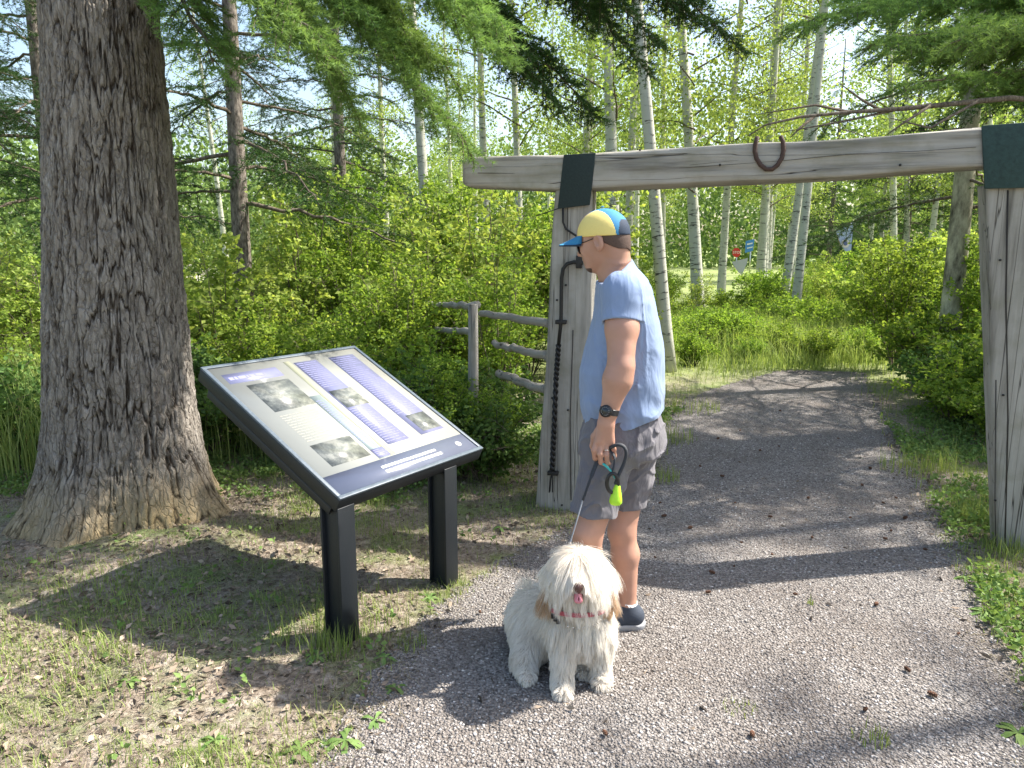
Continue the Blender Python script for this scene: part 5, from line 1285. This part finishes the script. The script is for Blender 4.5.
# --- watch and ring
wd_ = (wr_n-el_n)/np.linalg.norm(wr_n-el_n); wc = wr_n+wd_*(-.004)
A_, B_ = frame_of(wd_[None]); A_, B_ = A_[0], B_[0]
mb = MB(); a_ = np.linspace(0, 2*PI, 29); 
for off in (-.008, -.004, 0, .004, .008): tube(mb, [wc+wd_*off+(A_*math.cos(t)+B_*math.sin(t))*.0325-MO for t in a_], .0032, 6, cap=False)
wt = child('watch', mb.mesh('watch', M['black'], True), man)
wn = np.array([-.45, -.85, .15]); wn -= wd_*(wn@wd_); wn /= np.linalg.norm(wn)
mb = MB(); tube(mb, [wc+wn*.028-MO, wc+wn*.041-MO], [.0225, .0215], 24); child('case', mb.mesh('case', M['black'], True), wt)
mb = MB(); tube(mb, [wc+wn*.0405-MO, wc+wn*.0425-MO], [.0175, .0170], 24); child('dial', mb.mesh('dial', M['watchface'], False), wt)
mb = MB(); 
for k in range(12):
    t = 2*PI*k/12; t1 = np.cross(wn, wd_); c = wc+wn*.043-MO+(t1*math.cos(t)+wd_*math.sin(t))*.0145; tube(mb, [c, c+wn*.0006], .0012, 5)
child('hour_marks', mb.mesh('hour_marks', M['silver']), wt)
mb = MB(); rc = HN(606.5, 450.5, -.009); rd = HN(606.5, 455, -.014)-HN(606.5, 445, -.002); rd /= np.linalg.norm(rd); a2, b2 = frame_of(rd[None])
tube(mb, [rc+(a2[0]*math.cos(t)+b2[0]*math.sin(t))*.0105-MO for t in np.linspace(0, 2*PI, 19)], .0017, 6, cap=False); child('ring', mb.mesh('ring', M['silver'], True), man)
# --- shoes and socks
for an, yw in ((an_n, .15), (an_f, .1)):
    s = SDF(an+np.array([-.30, -.12, -.14]), an+np.array([.12, .14, .09]), .004); g0 = np.array([an[0], an[1], 0]); fd = np.array([-math.cos(yw), math.sin(yw), 0]); sdv = np.array([-fd[1], fd[0], 0])
    s.cone(g0+fd*-.03+np.array([0, 0, .05]), g0+fd*.05+np.array([0, 0, .052]), .042, .043, .03); s.cone(g0+fd*.05+np.array([0, 0, .05]), g0+fd*.16+np.array([0, 0, .042]), .044, .036, .04, sdv, .85)
    s.cone(g0+fd*-.015+np.array([0, 0, .06]), an+np.array([0, 0, -.005]), .044, .043, .02); s.cone(an+np.array([0, 0, .02])-wd_*0, an+np.array([0, 0, -.03]), .036, .034, 0, op='s')
    X, Yg, Zg = s.grid(); s.d = np.maximum(s.d, .022-Zg+0*s.d); V, F = s.mesh(); shoe = child('shoe', mesh_np('shoe', V-MO, F, [M['shoe']], smooth=True), man)
    s = SDF(an+np.array([-.30, -.12, -.14]), an+np.array([.12, .14, .09]), .004)
    s.cone(g0+fd*-.032+np.array([0, 0, .02]), g0+fd*.05+np.array([0, 0, .02]), .046, .045, .02); s.cone(g0+fd*.05+np.array([0, 0, .02]), g0+fd*.17+np.array([0, 0, .02]), .045, .042, .03, sdv, .85)
    s.d = np.maximum(np.maximum(s.d, .001-Zg), Zg-.027); V, F = s.mesh(); child('sole', mesh_np('sole', V-MO, F, [M['sole']], smooth=False), shoe)
    mb = MB()
    for k in range(4):
        c = g0+fd*(.055+.022*k)+np.array([0, 0, .094-.006*k]); tube(mb, [c-sdv*.024+np.array([0, 0, -.012]), c, c+sdv*.024+np.array([0, 0, -.012])], .003, 5)
    mb.V = [v-MO for v in mb.V]; child('laces', mb.mesh('laces', M['strap']), shoe)
    mb = MB(); tube(mb, [an+np.array([0, 0, -.03])-MO, an+np.array([0, 0, .0])-MO, an+np.array([.002, 0, .02])-MO], [.0405, .041, .0405], 16); child('sock', mb.mesh('sock', M['sock'], True), man)

# ================================================================== LEASH
lo_ = HN(600, 462, .02)
leash = empty('leash', tuple(lo_)); tag(leash, 'dark leash running from the hand of the man down to the dog', 'leash')
def strapm(name, pts, r, mat, sq=.45, par=leash):
    pts = np.array(pts); n = 30; t = np.linspace(0, len(pts)-1, n); p = np.stack([np.interp(t, range(len(pts)), pts[:, k]) for k in range(3)], 1)
    for _ in range(3): p[1:-1] = (p[:-2]+2*p[1:-1]+p[2:])/4
    mb = MB(); tube(mb, p-lo_, r, 8, sq=sq); return child(name, mb.mesh(name, mat, True), par)
strapm('upper_strap', [HN(601, 447, .035), HN(599, 456, .016), HN(596, 464, .004), HN(590, 480, -.01), P(583, 500, 2.56)], .0105, M['strap'])
strapm('lower_strap', [P(583, 499, 2.56), P(577, 520, 2.54), P(571, 540, 2.53), P(568, 552, 2.52), P(570, 590, 2.50)], .0055, M['strap_g'])
strapm('handle_loop', [HN(606, 452, .02), HN(611, 447, -.008), HN(618, 444, -.022), HN(624.5, 446, -.028), HN(627, 453, -.03), HN(624, 464, -.03), HN(619, 474, -.03), HN(615.5, 484, -.03)], .011, M['strap'], .6)
strapm('inner_strap', [HN(601, 462, .0), HN(606, 466, -.02), HN(612, 472, -.03), HN(615, 478, -.03)], .006, M['teal'], .6)
strapm('inner_strap', [HN(611, 450, .0), HN(615, 458, -.02), HN(613.5, 468, -.028), HN(610, 476, -.03)], .006, M['strap'], .6)
bag = empty('waste_bag_holder', tuple(HN(615, 480, -.035))); BO = np.array(bag.location); tag(bag, 'lime green waste bag pouch with a black ring clipped to the leash', 'bag holder')
rg_ = [HN(612.5+5.6*math.cos(t), 483+9.5*math.sin(t), -.036)-BO for t in np.linspace(0, 2*PI, 29)]
mb = MB(); tube(mb, rg_, .0072, 8, cap=False); child('clip_ring', mb.mesh('clip_ring', M['black'], True), bag)
prf = [(617.2, 482, 3), (617.4, 486, 9), (616.6, 492, 14.5), (616, 498, 19), (615.6, 502, 20.5), (615.4, 504.2, 16), (615.4, 505, 6)]
mb = MB(); tube(mb, [HN(u, v, -.034)-BO for u, v, r in prf], [r*.00115 for u, v, r in prf], 16); child('pouch', mb.mesh('pouch', M['lime'], True), bag)

# ================================================================== DOG
dog = empty('dog', tuple(G(570, 690)*np.array([1, 1, 0]))); DO = np.array(dog.location)
tag(dog, 'shaggy cream white dog sitting on the gravel facing the camera with hair over its eyes', 'dog')
g1, g2, gh = G(563, 699), G(602, 690), G(524, 684)
s = SDF(np.array([-.20, 2.15, -.01]), np.array([.50, 3.0, .64]), .005)
rump = P(541, 640, 2.70); rump[2] = max(rump[2], .115); ch = P(582, 625, 2.50)
s.ell(rump, (.125, .13, .12), k=.03); s.cone(rump+np.array([.02, -.03, .03]), ch, .10, .084, .05); s.cone(ch, P(579, 600, 2.49), .080, .066, .05)
s.cone(P(578, 600, 2.49), P(577, 575, 2.47), .064, .075, .03)
hc_ = P(577.5, 572, 2.45); s.ell(hc_, (.082, .10, .086), k=.03)
mz = P(577.5, 586, 2.345); s.cone(hc_+np.array([0, -.04, -.03]), mz, .055, .033, .03); s.ell(mz+np.array([0, -.008, .008]), (.022, .02, .018), k=.01)
s.cone(mz+np.array([0, .012, -.036]), hc_+np.array([0, -.03, -.07]), .017, .03, .02)          # lower jaw
for gg, top in ((g1, P(566, 625, 2.45)), (g2, P(596, 628, 2.47))):
    an = np.array([gg[0], gg[1]+.05, .05]); s.cone(top, an, .05, .028, .03); s.ell(np.array([gg[0], gg[1]+.035, .024]), (.030, .042, .024), k=.015)
    for q_ in (-.018, -.006, .006, .018): s.ell(np.array([gg[0]+q_, gg[1]-.002, .016]), (.007, .014, .013), k=.006)
s.cone(np.array([rump[0]-.02, rump[1]-.06, .11]), np.array([gh[0], gh[1]+.07, .05]), .09, .04, .04); s.ell(np.array([gh[0]+.01, gh[1]+.03, .025]), (.03, .055, .026), k=.02)
g3 = G(583, 678); s.cone(np.array([rump[0]+.16, rump[1]-.04, .1]), np.array([g3[0], g3[1]+.05, .04]), .07, .035, .04); s.ell(np.array([g3[0], g3[1]+.02, .024]), (.028, .045, .024), k=.02)
for u in (549, 606): s.cone(P(u+(4 if u < 577 else -4), 568, 2.47), P(u, 594, 2.46), .022, .026, .02, (1, 0, 0), 1.8)
s.cone(rump+np.array([-.05, .1, -.05]), rump+np.array([-.09, .2, -.08]), .03, .02, .03)   # tail
dsdf = s; V, F = s.mesh(); child('body', mesh_np('body', V-DO, F, [M['dogskin']], smooth=True), dog)
# fur
tri = V[F]; ar = np.linalg.norm(np.cross(tri[:, 1]-tri[:, 0], tri[:, 2]-tri[:, 0]), axis=1); NF = 80000
fi = rng.choice(len(F), NF, p=ar/ar.sum()); uv = rng.random((NF, 2)); T = tri[fi]
root = T[:, 0]*(1-uv[:, :1])*(1-uv[:, 1:])+T[:, 1]*uv[:, :1]*(1-uv[:, 1:])+T[:, 2]*uv[:, :1]*uv[:, 1:]+T[:, 3]*(1-uv[:, :1])*uv[:, 1:]
nr = dsdf.nrm(root); root = root-nr*.003
crown = hc_+np.array([0, -.01, .085])
headm = np.clip((root[:, 2]-(hc_[2]-.085))/.03, 0, 1)*(np.linalg.norm(root-hc_, axis=1) < .17)
tipn = mz+np.array([0, -.03, .005])
keep = np.linalg.norm((root-(mz+np.array([0, -.025, .012])))*np.array([1, .6, 1]), axis=1) > .021
keep &= np.linalg.norm((root-(mz+np.array([0, -.02, -.026])))*np.array([1, .6, 1.1]), axis=1) > .021
keep &= (root[:, 2] > .008)
root, nr, headm = root[keep], nr[keep], headm[keep]; NF = len(root)
down = np.array([0, 0, -1.])
cl_ = np.stack([fbm(root[:, 0]*16, root[:, 1]*16, root[:, 2]*9, sd_, 2) for sd_ in (501, 502, 503)], 1)
cl2 = np.stack([vnoise(root[:, 0]*70, root[:, 1]*70, root[:, 2]*40, sd_) for sd_ in (511, 512, 513)], 1)
rad_ = root-crown; rad_[:, 2] *= .6; rad_ /= np.linalg.norm(rad_, axis=1, keepdims=True)+1e-6
flow = down*(1-.45*headm[:, None])+rad_*headm[:, None]*.9+nr*.30
body_out = (root-np.array([ch[0], ch[1]+.1, 0]))*np.array([1, 1, 0]); body_out /= np.linalg.norm(body_out, axis=1, keepdims=True)+1e-6
flow += body_out*.26*(1-headm[:, None])+cl_*.55+cl2*.42
tang = flow-(flow*nr).sum(1, keepdims=True)*nr*.75; tang += nr*(.16+.30*rng.random((NF, 1))); tang /= np.linalg.norm(tang, axis=1, keepdims=True)
pz = root[:, 2]; legm = np.clip((.21-pz)/.1, 0, 1)
ln = (.080*(1-.50*legm)+.028*headm)*(.7+.5*rng.random(NF)); ln[pz < .045] *= .5
face = (headm > .5) & (root[:, 1] < hc_[1]-.03); ln[face] *= 1.05
nzd = np.linalg.norm((root-(mz+np.array([0, -.02, -.005])))*np.array([1.0, .5, 1]), axis=1); ln *= np.clip((nzd-.012)/.05, .28, 1)
wisp = rng.random(NF) < .04; ln[wisp] *= 1.25
segs = 6; pts = np.zeros((segs+1, NF, 3)); pts[0] = root; d = tang.copy()
for k in range(1, segs+1):
    d = d+down*.17+(cl_*.06+cl2*.06)*math.sin(k*1.5)*1.4+rng.normal(size=(NF, 3))*.05; d /= np.linalg.norm(d, axis=1, keepdims=True)
    p = pts[k-1]+d*(ln/segs)[:, None]
    dv = dsdf.val(np.clip(p, s.lo+.006, s.lo+s.h*(s.n-3))); pen = dv < .004+.002*k
    gn = dsdf.nrm(np.clip(p[pen], s.lo+.012, s.lo+s.h*(s.n-4))); p[pen] += gn*((.004+.002*k)-dv[pen])[:, None]
    # hair parts round the nose and the mouth
    for c_n, rr_ in ((mz+np.array([0, -.04, .012]), .021), (mz+np.array([0, -.04, -.027]), .021)):
        q_ = (p-c_n)*np.array([1, .0, 1]); dist = np.linalg.norm(q_, axis=1); k2 = (dist < rr_) & (p[:, 1] < mz[1]+.02)
        p[k2] += q_[k2]/np.maximum(dist[k2], 1e-4)[:, None]*(rr_-dist[k2])[:, None]
    p[:, 2] = np.maximum(p[:, 2], .004); pts[k] = p
gi = rng.choice(NF, 2600, replace=False); gr0 = root[gi]; own = np.zeros(NF, int)
for a0 in range(0, NF, 4000):
    b0 = root[a0:a0+4000]; own[a0:a0+4000] = np.argmin(((b0[:, None]-gr0[None])**2).sum(2), 1)
gidx = gi[own]; same = (nr*nr[gidx]).sum(1) > .5
for k in range(1, segs+1):
    tk = (k/segs)**1.3*.62*same[:, None]; tgt = pts[k][gidx]+(root-root[gidx])*.25; pts[k] = pts[k]*(1-tk)+tgt*tk
    for c_n, rr_ in ((mz+np.array([0, -.04, .012]), .0225), (mz+np.array([0, -.04, -.027]), .019)):
        q_ = (pts[k]-c_n)*np.array([1, .0, 1]); dist = np.linalg.norm(q_, axis=1); k2 = (dist < rr_) & (pts[k][:, 1] < mz[1]+.04)
        pts[k][k2] += q_[k2]/np.maximum(dist[k2], 1e-4)[:, None]*(rr_-dist[k2])[:, None]
tan_ = np.gradient(pts, axis=0); view = np.stack([rng.normal(size=NF), rng.normal(size=NF)-.8, rng.normal(size=NF)], 1)
side = np.cross(tan_, view[None]); side /= np.linalg.norm(side, axis=2, keepdims=True)+1e-9
wds = .0013*(1-np.linspace(0, 1, segs+1)**2*.75); 
Vf = np.stack([pts-side*wds[:, None, None]*.5, pts+side*wds[:, None, None]*.5], 2)   # seg, N, 2, 3
Vf = Vf.transpose(1, 0, 2, 3).reshape(-1, 3); b_ = np.arange(NF)[:, None]*(2*(segs+1))
Ff = np.concatenate([b_+np.array([2*k, 2*k+1, 2*k+3, 2*k+2]) for k in range(segs)])
cream = np.array([.94, .90, .825])
cc = cream*(.88+.2*rng.random((NF, 1))); 
for u in (546, 608):
    e0 = P(u, 591, 2.45); dd = np.linalg.norm((root-e0)*np.array([1, .7, .8]), axis=1); wgt = np.clip(1-(dd-.022)/.022, 0, 1)[:, None]*.85; cc = cc*(1-wgt)+np.array([.55, .34, .16])*wgt*(.8+.4*rng.random((NF, 1)))
tn = np.clip(1-np.linalg.norm(root-crown, axis=1)/.07, 0, 1)[:, None]*.35; cc = cc*(1-tn)+np.array([.62, .5, .38])*tn
mt = np.clip(1-nzd/.045, 0, 1)[:, None]*.5; cc = cc*(1-mt)+np.array([.62, .48, .36])*mt
st_ = np.clip(fbm(root[:, 0]*14, root[:, 1]*14, root[:, 2]*6, 601, 2), 0, 1)[:, None]*.35; cc = cc*(1-st_)+np.array([.66, .57, .45])*st_
child('fur', mesh_np('fur', Vf-DO, Ff, [M['fur']], smooth=True, attrs={'furcol': np.repeat(np.clip(cc, 0, 1), 2*(segs+1), axis=0)}), dog)
# nose, mouth, tongue, collar
s = SDF(mz-.05, mz+.05, .002); s.ell(mz+np.array([0, -.034, .013]), (.018, .014, .0135), k=0); s.ell(mz+np.array([0, -.038, .002]), (.010, .009, .011), k=.008)
for q_ in (-.008, .008): s.ell(mz+np.array([q_*1.2, -.049, .011]), (.0042, .004, .0035), k=.003, op='s')
V, F = s.mesh(); child('nose', mesh_np('nose', V-DO, F, [M['nose']], smooth=True), dog)
s = SDF(mz-.07, mz+.06, .002); s.ell(mz+np.array([0, -.020, -.021]), (.019, .012, .010), k=0); V, F = s.mesh(); child('mouth', mesh_np('mouth', V-DO, F, [M['mouth']], smooth=True), dog)
s = SDF(mz-.07, mz+.06, .002); s.cone(mz+np.array([0, -.024, -.021]), mz+np.array([0, -.040, -.034]), .0145, .0145, 0, (0, .5, 1), 1.6); s.ell(mz+np.array([0, -.046, -.026]), (.002, .012, .006), k=.003, op='s'); V, F = s.mesh(); child('tongue', mesh_np('tongue', V-DO, F, [M['tongue']], smooth=True), dog)
nc = P(577, 606, 2.47); mb = MB()
cp = [nc+np.array([.100*math.cos(t), .112*math.sin(t)-.008, -.030*(-math.sin(t))*-1*.9-.0])-DO for t in np.linspace(0, 2*PI, 49)]
for off in (-.005, 0, .005): tube(mb, [p+np.array([0, 0, off]) for p in cp], .0036, 6, cap=False)
clr = child('collar', mb.mesh('collar', M['collar'], True), dog)
mb = MB()
for t in (3.6, 3.75, 3.9): 
    p = nc+np.array([.099*math.cos(t), .105*math.sin(t)-.005, .027*math.sin(t)])-DO; boxm(mb, p, (.014, .008, .018))
bevel(child('buckle', mb.mesh('buckle', M['black']), clr), .002)
mb = MB()
for k, t in enumerate(np.linspace(4.3, 5.6, 8)):
    p = nc+np.array([.099*math.cos(t), .105*math.sin(t)-.005, .027*math.sin(t)])-DO; boxm(mb, p, (.005, .003, .006))
child('stud', mb.mesh('stud', M['silver']), clr)
